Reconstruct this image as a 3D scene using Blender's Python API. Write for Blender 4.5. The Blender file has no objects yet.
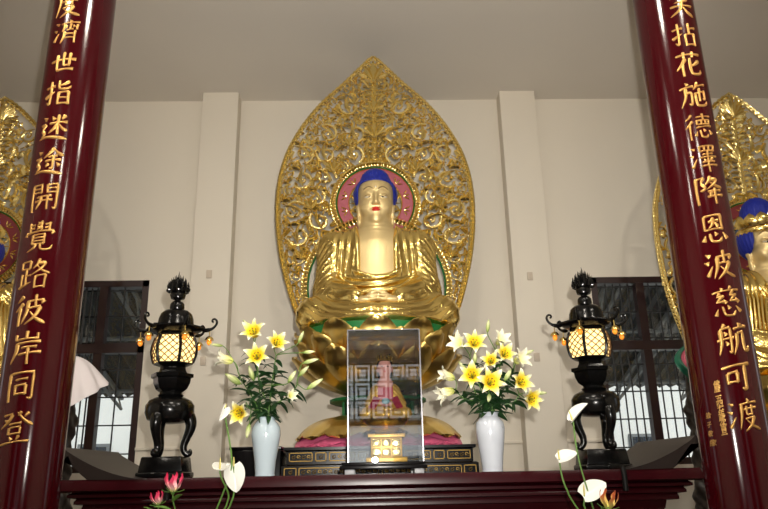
import bpy, bmesh, math, random
import numpy as np
from mathutils import Vector, Matrix
PI = math.pi
S = bpy.context.scene
COL = S.collection
S.view_settings.view_transform = 'Standard'
S.view_settings.look = 'None'
S.view_settings.gamma = 1.0
S.view_settings.exposure = 0.0
S.view_settings.use_curve_mapping = False
S.cycles.max_bounces = 10
S.cycles.transparent_max_bounces = 24
S.cycles.glossy_bounces = 5
S.cycles.diffuse_bounces = 4
S.cycles.caustics_reflective = False
S.cycles.caustics_refractive = False
S.cycles.sample_clamp_indirect = 4.0

# ------------------------------------------------------------------ camera
FPX, YAW, PITCH, ROLL = 700.0, math.radians(1.6), math.radians(17.5), math.radians(1.15)
CAM = np.array([-0.09, 0.0, 1.5])
fw = np.array([math.sin(YAW)*math.cos(PITCH), math.cos(YAW)*math.cos(PITCH), math.sin(PITCH)])
_r = np.array([math.cos(YAW), -math.sin(YAW), 0.0]); _u = np.cross(_r, fw)
rt = _r*math.cos(ROLL) - _u*math.sin(ROLL); up = _u*math.cos(ROLL) + _r*math.sin(ROLL)
def at(x, y, Y):
    """the point in the room at depth Y seen at the photograph's (x, y)"""
    d = fw + rt*(x-384)/FPX - up*(y-254.5)/FPX
    return CAM + d*((Y-CAM[1])/d[1])
cd = bpy.data.cameras.new('camera'); cam = bpy.data.objects.new('camera', cd); COL.objects.link(cam)
cd.sensor_width = 36.0; cd.lens = 36.0*FPX/768.0; cd.clip_start = 0.05; cd.clip_end = 200
cam.matrix_world = Matrix(((rt[0], up[0], -fw[0], CAM[0]), (rt[1], up[1], -fw[1], CAM[1]), (rt[2], up[2], -fw[2], CAM[2]), (0, 0, 0, 1)))
S.camera = cam

# ------------------------------------------------------------------ materials
def lin(c):
    return tuple(((v/255.0)/12.92 if v/255.0 <= 0.04045 else ((v/255.0+0.055)/1.055)**2.4) for v in c)
def mat(name, rgb, rough=0.5, metal=0.0, bump=None, var=None, spec=0.5, emit=None, coat=0.0, sss=0.0, raw=False):
    m = bpy.data.materials.new(name); m.use_nodes = True
    nt = m.node_tree; b = nt.nodes['Principled BSDF']
    c = rgb if raw else lin(rgb)
    b.inputs['Base Color'].default_value = (*c, 1)
    b.inputs['Roughness'].default_value = rough
    b.inputs['Metallic'].default_value = metal
    b.inputs['Specular IOR Level'].default_value = spec
    b.inputs['Coat Weight'].default_value = coat
    b.inputs['Coat Roughness'].default_value = 0.08
    if emit:
        b.inputs['Emission Color'].default_value = (*lin(emit[0]), 1); b.inputs['Emission Strength'].default_value = emit[1]
    tc = nt.nodes.new('ShaderNodeTexCoord')
    if var:                      # (scale, amount): worn, slightly uneven colour
        n = nt.nodes.new('ShaderNodeTexNoise'); n.inputs['Scale'].default_value = var[0]; n.inputs['Detail'].default_value = 5
        nt.links.new(tc.outputs['Object'], n.inputs['Vector'])
        mx = nt.nodes.new('ShaderNodeMix'); mx.data_type = 'RGBA'
        mx.inputs['A'].default_value = (*[v*(1-var[1]) for v in c], 1); mx.inputs['B'].default_value = (*[min(1, v*(1+var[1])) for v in c], 1)
        nt.links.new(n.outputs['Fac'], mx.inputs['Factor']); nt.links.new(mx.outputs['Result'], b.inputs['Base Color'])
    if bump:                     # (scale, strength)
        n = nt.nodes.new('ShaderNodeTexNoise'); n.inputs['Scale'].default_value = bump[0]; n.inputs['Detail'].default_value = 3
        nt.links.new(tc.outputs['Object'], n.inputs['Vector'])
        bp = nt.nodes.new('ShaderNodeBump'); bp.inputs['Strength'].default_value = bump[1]; bp.inputs['Distance'].default_value = 0.01
        nt.links.new(n.outputs['Fac'], bp.inputs['Height']); nt.links.new(bp.outputs['Normal'], b.inputs['Normal'])
    return m
def uvramp(name, stops, rough=0.45, spec=0.4, trans=0.0):
    """colour that runs from the base of a petal to its tip (UV v)"""
    m = mat(name, (255, 255, 255), rough, spec=spec); nt = m.node_tree; b = nt.nodes['Principled BSDF']
    uv = nt.nodes.new('ShaderNodeUVMap'); uv.uv_map = 'UVMap'
    sp = nt.nodes.new('ShaderNodeSeparateXYZ'); nt.links.new(uv.outputs['UV'], sp.inputs['Vector'])
    r = nt.nodes.new('ShaderNodeValToRGB'); nt.links.new(sp.outputs['Y'], r.inputs['Fac'])
    e = r.color_ramp.elements
    while len(e) < len(stops): e.new(0.5)
    for k, (p, c) in enumerate(stops): e[k].position = p; e[k].color = (*lin(c), 1)
    nt.links.new(r.outputs['Color'], b.inputs['Base Color'])
    b.inputs['Subsurface Weight'].default_value = trans
    b.inputs['Subsurface Radius'].default_value = (0.01, 0.01, 0.01)
    return m
def glass(name, tint=(1, 1, 1), ior=1.5, extra=0.0):
    m = bpy.data.materials.new(name); m.use_nodes = True; nt = m.node_tree; nt.nodes.clear()
    o = nt.nodes.new('ShaderNodeOutputMaterial'); t = nt.nodes.new('ShaderNodeBsdfTransparent'); t.inputs['Color'].default_value = (*tint, 1)
    g = nt.nodes.new('ShaderNodeBsdfGlossy'); g.inputs['Roughness'].default_value = 0.0; g.inputs['Color'].default_value = (1, 1, 1, 1)
    f = nt.nodes.new('ShaderNodeFresnel'); f.inputs['IOR'].default_value = ior
    a = nt.nodes.new('ShaderNodeMath'); a.operation = 'ADD'; a.inputs[1].default_value = extra; a.use_clamp = True
    nt.links.new(f.outputs['Fac'], a.inputs[0])
    x = nt.nodes.new('ShaderNodeMixShader')
    nt.links.new(a.outputs[0], x.inputs['Fac']); nt.links.new(t.outputs[0], x.inputs[1]); nt.links.new(g.outputs[0], x.inputs[2]); nt.links.new(x.outputs[0], o.inputs['Surface'])
    return m
M = dict(
    wall=mat('wall plaster', (224, 216, 201), 0.8, bump=(60, 0.04), var=(1.5, 0.03)),
    ceiling=mat('ceiling paint', (222, 215, 204), 0.85, var=(1.2, 0.03)),
    hallwood=mat('dark wood panelling', (52, 30, 24), 0.55, var=(5, 0.2)),
    floor=mat('floor tile', (92, 76, 66), 0.4, var=(3, 0.1)),
    gold=mat('polished gold leaf', (0.88, 0.66, 0.22), 0.23, 1.0, bump=(35, 0.10), raw=True),
    relief=mat('dull gold relief', (0.26, 0.16, 0.04), 0.5, 0.8, raw=True),
    figgold=mat('figurine gold paint', (0.78, 0.47, 0.10), 0.35, 0.55, raw=True),
    golddeep=mat('carved gold leaf', (0.95, 0.76, 0.31), 0.2, 1.0, bump=(50, 0.2), raw=True),
    goldskin=mat('satin gold skin', (0.84, 0.65, 0.32), 0.42, 0.65, raw=True),
    podred=mat('red brown pod and gap shade', (120, 40, 18), 0.3),  # red interior, coloured dark to carry the shade between the petals
    goldpetal=mat('lotus gold leaf', (0.92, 0.68, 0.22), 0.28, 1.0, bump=(12, 0.10), raw=True),
    goldtext=mat('gilded lettering', (0.64, 0.37, 0.11), 0.38, 0.8, bump=(90, 0.3), raw=True),
    browgold=mat('dark gold line', (0.22, 0.13, 0.05), 0.5, 0.5, raw=True),  # brow and upper lid lines in a darker gold
    blue=mat('ultramarine hair paint', (16, 36, 150), 0.55, bump=(120, 0.4)),
    red=mat('red lip paint', (205, 35, 25), 0.4),
    white=mat('white eye paint', (235, 230, 220), 0.4),
    black=mat('black paint', (7, 6, 6), 0.5, spec=.2),
    lattice=mat('tan lamp lattice', (96, 60, 26), 0.5), darkrose=mat('dark red halo paint', (120, 34, 42), 0.5, var=(20, .2)), teal=mat('blue halo paint', (28, 66, 110), 0.45),
    pink=mat('rose halo paint', (172, 84, 96), 0.5, var=(30, 0.15)),
    pinkpetal=mat('pink petal paint', (236, 108, 150), 0.45, var=(10, 0.1)),
    green=mat('green paint', (8, 104, 46), 0.45, var=(8, 0.12)),
    lacquer=mat('dark red lacquer', (56, 3, 9), 0.13, coat=0.0, spec=0.36, var=(3, 0.06), bump=(6, 0.015)),
    altar=mat('rosewood lacquer', (48, 7, 13), 0.26, coat=0.0, spec=0.22, var=(14, 0.2)),
    altartop=mat('dark brown lacquer', (33, 25, 23), 0.4, spec=.3, var=(9, 0.15), bump=(30, 0.06)),
    plinth=mat('black lacquer', (10, 8, 9), 0.22, spec=0.2),
    bronze=mat('blackened bronze', (8, 8, 8), 0.2, 0.0, bump=(40, 0.04), spec=0.3),
    window=mat('window frame paint', (34, 10, 13), 0.4),
    bars=mat('iron bars', (16, 14, 15), 0.5),
    porcelain=mat('pale celadon glaze', (188, 204, 214), 0.12, coat=0.6, var=(6, 0.03)),
    porcelainw=mat('white glaze', (198, 204, 214), 0.12, coat=0.6, var=(6, 0.03)),
    leaf=mat('lily leaf', (30, 62, 30), 0.42, var=(20, 0.3), bump=(40, 0.1)),
    stem=mat('green stem', (86, 124, 50), 0.45, var=(20, 0.15)),
    lily=uvramp('lily petal', [(0.0, (222, 196, 20)), (0.55, (246, 214, 40)), (0.76, (246, 234, 140)), (0.93, (246, 244, 224))], trans=0.1),
    lilypale=uvramp('pale lily petal', [(0.0, (196, 206, 96)), (0.3, (232, 228, 160)), (0.7, (244, 240, 214)), (1.0, (240, 240, 222))], trans=0.1),
    bud=uvramp('lily bud skin', [(0.0, (120, 150, 60)), (0.4, (186, 200, 130)), (0.8, (222, 224, 176)), (1.0, (150, 176, 90))]),
    stamen=mat('rust anther', (120, 52, 16), 0.7),
    spathe=mat('white spathe', (226, 226, 220), 0.25, coat=0.3),
    spadix=mat('cream spadix', (226, 214, 130), 0.6, bump=(300, 0.4)),
    gloriosa=uvramp('pink flame petal', [(0.0, (206, 214, 110)), (0.25, (242, 190, 190)), (0.6, (226, 70, 110)), (1.0, (214, 40, 84))]),
    gloriosao=uvramp('russet flame petal', [(0.0, (190, 200, 90)), (0.35, (226, 196, 110)), (0.7, (196, 110, 60)), (1.0, (170, 70, 50))]),
    cloth=mat('white cloth', (226, 218, 220), 0.8, bump=(200, 0.1)),
    ribbong=mat('green ribbon', (24, 92, 70), 0.5), ribbonp=mat('pink ribbon', (226, 110, 136), 0.5),
    wood=mat('dark carved wood', (30, 23, 20), 0.5, bump=(30, 0.5), var=(12, 0.3)),
    plate=mat('switch plate plastic', (196, 182, 164), 0.5),
    robered=mat('crimson figurine robe', (150, 24, 56), 0.45), face=mat('pink figurine face', (226, 160, 150), 0.45),
    facered=mat('figurine inner robe', (190, 70, 86), 0.5), jade=mat('pale jade', (140, 180, 190), 0.3),
    concrete=mat('outside white wall', (236, 234, 228), 0.8, var=(2, 0.04)),
    roof=mat('corrugated canopy', (52, 52, 50), 0.6, var=(4, 0.2)), steel=mat('painted steel truss', (120, 122, 122), 0.5),
    pane=glass('window glass', (0.9, 0.93, 0.93)), caseglass=glass('display case glass', (0.97, 0.98, 0.98), 1.45, 0.13),
    caseedge=mat('case corner strip', (150, 150, 155), 0.2, 0.6), grey=mat('grey plastic', (170, 172, 176), 0.4),
    extdark=mat('outside window', (38, 44, 52), 0.15), paving=mat('courtyard paving', (170, 166, 160), 0.8, var=(2, 0.1)),
    panel=mat('lamp paper', (255, 226, 160), 0.6, emit=((255, 220, 138), 1.35)),
    amber=mat('lit amber bulb', (255, 170, 60), 0.2, emit=((255, 120, 20), 0.35)),
)

# ------------------------------------------------------------------ objects
def thing(name, label, cat, loc=(0, 0, 0), group=None, rotz=0.0):
    o = bpy.data.objects.new(name, None); COL.objects.link(o); o.location = loc; o.rotation_euler = (0, 0, rotz)
    o.empty_display_size = 0.1
    return tag(o, label, cat, group)
def tag(o, label, cat, group=None, kind='thing'):
    o['label'] = label; o['category'] = cat; o['kind'] = kind
    if group: o['group'] = group
    return o
def setting(o, label=None):
    o['kind'] = 'structure'
    if label: o['label'] = label
    return o
def copy_tree(o, parent=None):
    c = o.copy(); COL.objects.link(c)
    if parent: c.parent = parent
    for ch in o.children: copy_tree(ch, c)
    return c
class MB:
    def __init__(s): s.v = []; s.f = []; s.m = []; s.uv = []; s.has_uv = False
    def add(s, verts, faces, mi=0, uvs=None):
        o = len(s.v); s.v.extend([tuple(map(float, p)) for p in verts]); s.f.extend([tuple(i+o for i in f) for f in faces]); s.m.extend([mi]*len(faces))
        if uvs is not None: s.has_uv = True; s.uv.extend(uvs)
        else: s.uv.extend([(0, 0)]*len(verts))
        return s
    def box(s, lo, hi, mi=0):
        (a, b, c), (d, e, f) = lo, hi
        v = [(a, b, c), (d, b, c), (d, e, c), (a, e, c), (a, b, f), (d, b, f), (d, e, f), (a, e, f)]
        return s.add(v, [(3, 2, 1, 0), (4, 5, 6, 7), (0, 1, 5, 4), (1, 2, 6, 5), (2, 3, 7, 6), (3, 0, 4, 7)], mi)
    def rings(s, rings, mi=0, cap=True, uvs=None):
        n = len(rings[0]); v = [p for r in rings for p in r]; f = []
        for i in range(len(rings)-1):
            for j in range(n):
                k = (j+1) % n; f.append((i*n+j, i*n+k, (i+1)*n+k, (i+1)*n+j))
        if cap: f.append(tuple(range(n-1, -1, -1))); f.append(tuple((len(rings)-1)*n+j for j in range(n)))
        return s.add(v, f, mi, uvs)
    def lathe(s, prof, n=32, c=(0, 0, 0), mi=0, ph=0.0, cap=True, sx=1.0, sy=1.0):
        return s.rings([[(c[0]+r*sx*math.cos(ph+2*PI*j/n), c[1]+r*sy*math.sin(ph+2*PI*j/n), c[2]+z) for j in range(n)] for r, z in prof], mi, cap)
    def tube(s, pts, rad, n=8, mi=0, cap=True):
        P = [np.array(p, float) for p in pts]; m = len(P); R = rad if hasattr(rad, '__len__') else [rad]*m
        T = [P[min(i+1, m-1)]-P[max(i-1, 0)] for i in range(m)]; T = [t/(np.linalg.norm(t)+1e-9) for t in T]
        a = np.array([0, 0, 1.0]) if abs(T[0][2]) < 0.9 else np.array([1.0, 0, 0])
        N = np.cross(T[0], a); N /= np.linalg.norm(N); out = []
        for i in range(m):
            N = N - T[i]*np.dot(N, T[i]); N /= (np.linalg.norm(N)+1e-9); B = np.cross(T[i], N)
            out.append([P[i]+R[i]*(N*math.cos(2*PI*j/n)+B*math.sin(2*PI*j/n)) for j in range(n)])
        return s.rings(out, mi, cap)
    def ball(s, c, r, n=12, mi=0, k=8):
        rr = r if hasattr(r, '__len__') else (r, r, r)
        return s.rings([[(c[0]+rr[0]*math.sin(PI*i/k)*math.cos(2*PI*j/n), c[1]+rr[1]*math.sin(PI*i/k)*math.sin(2*PI*j/n), c[2]-rr[2]*math.cos(PI*i/k)) for j in range(n)] for i in [0.15]+list(range(1, k))+[k-0.15]], mi)
    def shell(s, P, th, mi=0, V=None):
        """thin closed sheet from a grid of points (rows x cols); UV v runs along rows"""
        P = np.array(P, float); a, b, _ = P.shape
        du = np.gradient(P, axis=1); dv = np.gradient(P, axis=0); N = np.cross(du, dv); N /= (np.linalg.norm(N, axis=2, keepdims=True)+1e-9)
        A = P+N*th/2; B = P-N*th/2; v = [tuple(p) for p in A.reshape(-1, 3)]+[tuple(p) for p in B.reshape(-1, 3)]; f = []; o = a*b
        for i in range(a-1):
            for j in range(b-1):
                q = (i*b+j, i*b+j+1, (i+1)*b+j+1, (i+1)*b+j); f.append(q); f.append(tuple(o+k for k in q[::-1]))
        e = [j for j in range(b)]+[i*b+b-1 for i in range(1, a)]+[(a-1)*b+j for j in range(b-2, -1, -1)]+[i*b for i in range(a-2, 0, -1)]
        for k in range(len(e)): i, j = e[k], e[(k+1) % len(e)]; f.append((j, i, o+i, o+j))
        uvs = [(j/(b-1), i/(a-1)) for i in range(a) for j in range(b)]*2
        return s.add(v, f, mi, uvs)
    def build(s, name, mats, parent=None, smooth=40, bevel=0.0, local=False):
        off = np.zeros(3); p = parent
        while p is not None and not local: off += np.array(p.location); p = p.parent
        me = bpy.data.meshes.new(name); me.from_pydata([tuple(np.array(q)-off) for q in s.v], [], s.f)
        for m in (mats if isinstance(mats, (list, tuple)) else [mats]): me.materials.append(m)
        me.polygons.foreach_set('material_index', s.m)
        if s.has_uv:
            l = me.uv_layers.new(name='UVMap'); idx = np.empty(len(me.loops), np.int32); me.loops.foreach_get('vertex_index', idx)
            l.data.foreach_set('uv', np.array(s.uv, np.float32)[idx].ravel())
        me.validate(); me.update()
        if bevel:
            bm = bmesh.new(); bm.from_mesh(me)
            bmesh.ops.bevel(bm, geom=[e for e in bm.edges if len(e.link_faces) == 2 and e.calc_face_angle(0) > 0.6], offset=bevel, segments=2, affect='EDGES', profile=0.6)
            bm.to_mesh(me); bm.free()
        if smooth: me.shade_smooth(); me.set_sharp_from_angle(angle=math.radians(smooth))
        o = bpy.data.objects.new(name, me); COL.objects.link(o)
        if parent: o.parent = parent
        return o
def boxobj(name, lo, hi, m, parent=None, bevel=0.0): return MB().box(lo, hi).build(name, m, parent, smooth=40 if bevel else 0, bevel=bevel)

# ------------------------------------------------------------------ surfaces grown from distance fields
def vlen(*a): return np.sqrt(sum(q*q for q in a))
def ell(P, c, r):
    x, y, z = (P[0]-c[0])/r[0], (P[1]-c[1])/r[1], (P[2]-c[2])/r[2]
    k0 = vlen(x, y, z); k1 = vlen(x/r[0], y/r[1], z/r[2])+1e-6
    return k0*(k0-1.0)/k1
def cone(P, a, b, ra, rb):
    a = np.array(a, float); ba = np.array(b, float)-a
    px, py, pz = P[0]-a[0], P[1]-a[1], P[2]-a[2]
    t = np.clip((px*ba[0]+py*ba[1]+pz*ba[2])/ba.dot(ba), 0, 1)
    return vlen(px-ba[0]*t, py-ba[1]*t, pz-ba[2]*t)-(ra+(rb-ra)*t)
def smin(a, b, k):
    h = np.clip(0.5+0.5*(b-a)/k, 0, 1); return b+(a-b)*h-k*h*(1-h)
def smax(a, b, k): return -smin(-a, -b, k)
def sstep(a, b, x):
    t = np.clip((x-a)/(b-a), 0, 1); return t*t*(3-2*t)
def surfnet(fn, lo, hi, h):
    ax = [np.arange(l, u+h, h, dtype=np.float32) for l, u in zip(lo, hi)]
    G = np.meshgrid(*ax, indexing='ij'); V = fn(G).astype(np.float32); nx, ny, nz = V.shape; I = V < 0
    cs = (nx-1, ny-1, nz-1); corner = lambda A, d: A[d[0]:d[0]+cs[0], d[1]:d[1]+cs[1], d[2]:d[2]+cs[2]]
    D = [(i, j, k) for i in (0, 1) for j in (0, 1) for k in (0, 1)]
    cnt = sum(corner(I, d).astype(np.int8) for d in D); act = (cnt > 0) & (cnt < 8)
    ci = np.argwhere(act); acc = np.zeros((len(ci), 3)); num = np.zeros(len(ci))
    for d in D:
        for a in range(3):
            if d[a]: continue
            e = list(d); e[a] = 1
            v0 = V[ci[:, 0]+d[0], ci[:, 1]+d[1], ci[:, 2]+d[2]]; v1 = V[ci[:, 0]+e[0], ci[:, 1]+e[1], ci[:, 2]+e[2]]
            m = (v0 < 0) != (v1 < 0); t = np.where(m, v0/np.where(m, v0-v1, 1), 0)
            p = np.tile(np.array(d, float), (len(ci), 1)); p[:, a] += t; acc[m] += p[m]; num[m] += 1
    pos = (ci+acc/num[:, None])*h+np.array(lo)
    idx = -np.ones(cs, np.int64); idx[act] = np.arange(len(ci)); F = []
    for a in range(3):
        b, c = (a+1) % 3, (a+2) % 3
        s0 = [slice(1, n-1) for n in V.shape]; s1 = list(s0); s0[a] = slice(0, V.shape[a]-1); s1[a] = slice(1, V.shape[a])
        A, B = I[tuple(s0)], I[tuple(s1)]; q = np.argwhere(A != B)
        if not len(q): continue
        fl = A[q[:, 0], q[:, 1], q[:, 2]]; q = q.copy(); q[:, b] += 1; q[:, c] += 1
        def g(db, dc):
            w = q.copy(); w[:, b] -= db; w[:, c] -= dc; return idx[w[:, 0], w[:, 1], w[:, 2]]
        Q = np.stack([g(1, 1), g(0, 1), g(0, 0), g(1, 0)], 1); Q[~fl] = Q[~fl][:, ::-1]; Q = Q[(Q >= 0).all(1)]; F.append(Q)
    return pos, np.concatenate(F)
def sdf(mb, fn, lo, hi, h, mi=0):
    p, f = surfnet(fn, lo, hi, h); mb.add(p.tolist(), f.tolist(), mi); return mb
# ================================================================== THE HALL
CZ, WY = 5.82, 7.5
def holed_wall(name, axis, pos, th, u0, u1, z0, z1, holes, m):
    """a wall slab with rectangular openings; axis 'x': runs along x at y=pos"""
    us = sorted({u0, u1, *[h[0] for h in holes], *[h[1] for h in holes]}); zs = sorted({z0, z1, *[h[2] for h in holes], *[h[3] for h in holes]})
    mb = MB()
    for i in range(len(us)-1):
        for j in range(len(zs)-1):
            a, b, c, d = us[i], us[i+1], zs[j], zs[j+1]
            if any(h[0] <= a and b <= h[1] and h[2] <= c and d <= h[3] for h in holes): continue
            mb.box((a, pos, c), (b, pos+th, d)) if axis == 'x' else mb.box((pos, a, c), (pos+th, b, d))
    return setting(mb.build(name, m, smooth=0))
XW = 6.2; YB = -6.0
setting(boxobj('floor', (-XW-.2, YB-.2, -0.1), (XW+.2, WY+.3, 0.0), M['floor']))
setting(boxobj('ceiling', (-XW-.2, YB-.2, CZ), (XW+.2, WY+.3, CZ+.15), M['ceiling']))
WL = (-4.05, -2.47, 1.58, 3.60); WR = (2.42, 4.00, 1.55, 3.57)
holed_wall('wall_back', 'x', WY, 0.25, -XW-.2, XW+.2, 0, CZ, [WL, WR], M['wall'])
doors = [(-4.1, -3.1, 0, 3.4), (-1.2, 1.2, 0, 3.9), (3.1, 4.1, 0, 3.4)]
holed_wall('wall_front', 'x', YB-.25, 0.25, -XW-.2, XW+.2, 0, CZ, doors, M['hallwood'])
side_holes = [(4.4, 5.2, 1.2, 3.6)]
holed_wall('wall_left', 'y', -XW-.25, 0.25, YB, WY, 0, CZ, side_holes, M['wall'])
holed_wall('wall_right', 'y', XW, 0.25, YB, WY, 0, CZ, side_holes, M['wall'])
for k, (a, b) in enumerate([(-1.97, -1.555), (1.52, 1.935)]):
    setting(boxobj('trim_%d' % (k+1), (a, 7.3, 0), (b, WY, CZ), M['wall'], bevel=0.006), 'plaster pilaster on the back wall')
for k, (a, b) in enumerate([(-2.47, -1.97), (-1.555, 1.52), (1.935, 2.42)]):
    setting(boxobj('trim_%d' % (k+3), (a, 7.475, 1.79), (b, WY, 1.82), M['wall'], bevel=0.004), 'thin plaster dado line on the back wall')
setting(boxobj('baseboard_back', (-XW, 7.47, 0), (XW, WY, 0.15), M['window']))
# front doors behind the visitor: fretwork transoms and open leaves
def fret(mb, x0, x1, z0, z1, y, w=0.03):
    n = 3
    for i in range(n+1):
        x = x0+(x1-x0)*i/n; mb.box((x-w/2, y-.02, z0), (x+w/2, y+.02, z1))
    for i in range(n+1):
        z = z0+(z1-z0)*i/n; mb.box((x0, y-.02, z-w/2), (x1, y+.02, z+w/2))
    for i in range(n):
        for j in range(n):
            cx, cz = x0+(x1-x0)*(i+.5)/n, z0+(z1-z0)*(j+.5)/n; a, b = (x1-x0)/n*.25, (z1-z0)/n*.25
            for (p, q) in (((cx-a, cz-b), (cx+a, cz-b)), ((cx-a, cz+b), (cx+a, cz+b)), ((cx-a, cz-b), (cx-a, cz+b)), ((cx+a, cz-b), (cx+a, cz+b))):
                mb.box((min(p[0], q[0])-w/2, y-.02, min(p[1], q[1])-w/2), (max(p[0], q[0])+w/2, y+.02, max(p[1], q[1])+w/2))
for k, (a, b, c, d) in enumerate(doors):
    mb = MB()
    for x in (a+.05, b-.05): mb.box((x-.05, YB-.2, 0), (x+.05, YB-.05, d))
    mb.box((a, YB-.2, d-.1), (b, YB-.05, d)); mb.box((a, YB-.2, 2.5), (b, YB-.05, 2.62))
    n = 3 if b-a > 2.5 else 2
    for i in range(n): fret(mb, a+.1+(b-a-.2)*i/n, a+.1+(b-a-.2)*(i+1)/n, 2.62, d-.1, YB-.12, 0.045)
    o = setting(mb.build('door_%d' % (k+1), M['window'], smooth=0), 'dark red door frame with a fretwork transom')
# windows
def window(name, W, mull, trans, lab):
    x0, x1, z0, z1 = W; y = WY+.05; f = MB()
    for x in (x0, x1-.07): f.box((x, y-.05, z0), (x+.07, y+.08, z1))
    for z in (z0, z1-.07): f.box((x0, y-.05, z), (x1, y+.08, z+.07))
    f.box((x0, y-.05, trans-.05), (x1, y+.07, trans+.05))
    for x in mull: f.box((x-.045, y-.045, z0), (x+.045, y+.06, z1))
    w = setting(f.build(name, M['window'], smooth=0), lab)
    b = MB(); xs = [x0+.07]+list(mull)+[x1-.07]
    for i in range(len(xs)-1):
        a, c = xs[i]+.03, xs[i+1]-.03; n = 5
        for k in range(1, n): x = a+(c-a)*k/n; b.tube([(x, y+.02, z0+.05), (x, y+.02, z1-.05)], 0.0085, 6)
        for z in [z0+.18+.29*k for k in range(7)]: b.box((a-.03, y+.015, z-.007), (c+.03, y+.03, z+.007))
    b.build('window_bars', M['bars'], w, smooth=0)
    MB().box((x0+.05, y+.045, z0+.05), (x1-.05, y+.05, z1-.05)).build('window_pane', M['pane'], w, smooth=0)
window('window_1', WL, [-2.96, -3.5], 2.85, 'dark framed barred window left of the altar')
window('window_2', WR, [2.97, 3.5], 2.80, 'dark framed barred window right of the altar')
# wall plates
for k, (px, py, lab) in enumerate([(209, 274, 'small beige wall plate high on the left pilaster'), (203, 361, 'small beige wall plate low on the left pilaster'), (537, 357, 'small beige wall plate low on the right pilaster'), (530, 276, 'small beige wall plate high on the right pilaster')]):
    p = at(px, py, 7.29); mb = MB().box((p[0]-.03, 7.285, p[2]-.045), (p[0]+.03, 7.3, p[2]+.045)); o = mb.build('wall_plate', M['plate'], bevel=0.004); tag(o, lab, 'wall plate', 'wall plates on the pilasters')
    MB().box((p[0]-.012, 7.279, p[2]-.02), (p[0]+.012, 7.286, p[2]+.02)).build('rocker', M['plate'], o, smooth=0)
# ---- outside
setting(boxobj('ground', (-40, -40, -0.35), (40, 40, -0.12), M['paving']))
def outhouse(name, lab, x0, x1, y0, y1, h, face, cols, rows):
    t = thing(name, lab, 'building', ((x0+x1)/2, (y0+y1)/2, -.12))
    boxobj('wall', (x0, y0, -.12), (x1, y1, h), M['concrete'], t); boxobj('parapet', (x0-.2, y0-.2, h), (x1+.2, y1+.2, h+.3), M['concrete'], t)
    yy = y1 if face > 0 else y0
    for i in range(cols):
        for j in range(rows):
            a = x0+(x1-x0)*(i+.3)/cols; b = x0+(x1-x0)*(i+.7)/cols; c = .9+3.0*j
            w = MB().box((a, min(yy, yy+face*.06), c), (b, max(yy, yy+face*.06), c+1.3)).build('window', M['steel'], t, smooth=0)
            MB().box((a+.06, min(yy+face*.05, yy+face*.07), c+.06), (b-.06, max(yy+face*.05, yy+face*.07), c+1.24)).build('pane', M['extdark'], w, smooth=0)
    return t
outhouse('neighbouring_building', 'white building seen outside through the lower window panes', -11, 11, 14.5, 18, 6.5, -1, 14, 2)
outhouse('courtyard_building', 'pale building across the courtyard reflected in the display case', -12, 12, -24, -19, 8.5, 1, 8, 2)
for sx, lab in ((-1, 'dark corrugated canopy roof on steel trusses outside the left window'), (1, 'dark corrugated canopy roof on steel trusses outside the right window')):
    t = thing('canopy_roof', lab, 'roof', (sx*3.4, 8.2, 0), 'canopy roofs outside the windows')
    rows = []
    for i in range(2):
        y, z = (8.1, 4.7) if i == 0 else (13.2, 3.0)
        rows.append([(sx*3.4-2.6+5.2*j/80, y, z+.03*math.sin(j*PI/1.5)) for j in range(81)])
    MB().shell(rows, 0.01).build('roof_sheet', M['roof'], t)
    for j, x in enumerate((-2.4, -1.2, 0, 1.2, 2.4)):
        m = MB(); X = sx*3.4+x; m.tube([(X, 8.1, 4.62), (X, 13.2, 2.94)], 0.04, 6); m.tube([(X, 8.1, 4.2), (X, 13.2, 2.75)], 0.03, 6)
        for k in range(9): m.tube([(X, 8.1+k*.6, 4.62-k*.198), (X, 8.4+k*.6, 4.12-k*.17)], 0.018, 6)
        m.build('truss', M['steel'], t)
    for y, z in ((9.3, 4.25), (11.0, 3.68), (12.8, 3.08)): MB().tube([(sx*3.4-2.6, y, z-.05), (sx*3.4+2.6, y, z-.05)], 0.035, 6).build('purlin', M['steel'], t)
    for x in (-2.5, 2.5):
        for y, z in ((8.15, 4.62), (13.1, 2.95)): MB().tube([(sx*3.4+x, y, -.12), (sx*3.4+x, y, z)], 0.05, 8).build('post', M['steel'], t)

# ================================================================== RED COLUMNS WITH GILDED VERSES
CR = 0.168
fc = bpy.data.curves.new('lettering', 'FONT'); fo = bpy.data.objects.new('lettering', fc); COL.objects.link(fo)
def glyph(ch, size, depth, bold=0.0):
    fc.body = ch; fc.size = 1.0; fc.extrude = depth/size; fc.offset = bold; fc.bevel_depth = 0.012; fc.bevel_resolution = 0; fc.resolution_u = 3
    dg = bpy.context.evaluated_depsgraph_get(); dg.update()
    me = bpy.data.meshes.new_from_object(fo.evaluated_get(dg)); bm = bmesh.new(); bm.from_mesh(me); bpy.data.meshes.remove(me)
    for v in bm.verts:          # centre on the em square and lean it like running script
        x, y = v.co.x-.5, v.co.y-.38
        y2 = y+0.16*x-0.10*x*x; x2 = x*0.98+0.05*math.sin(y*5)
        v.co = (x2*size*(0.93+0.05*math.sin(7*y)), y2*size*1.03, v.co.z*size)
    return bm
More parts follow.
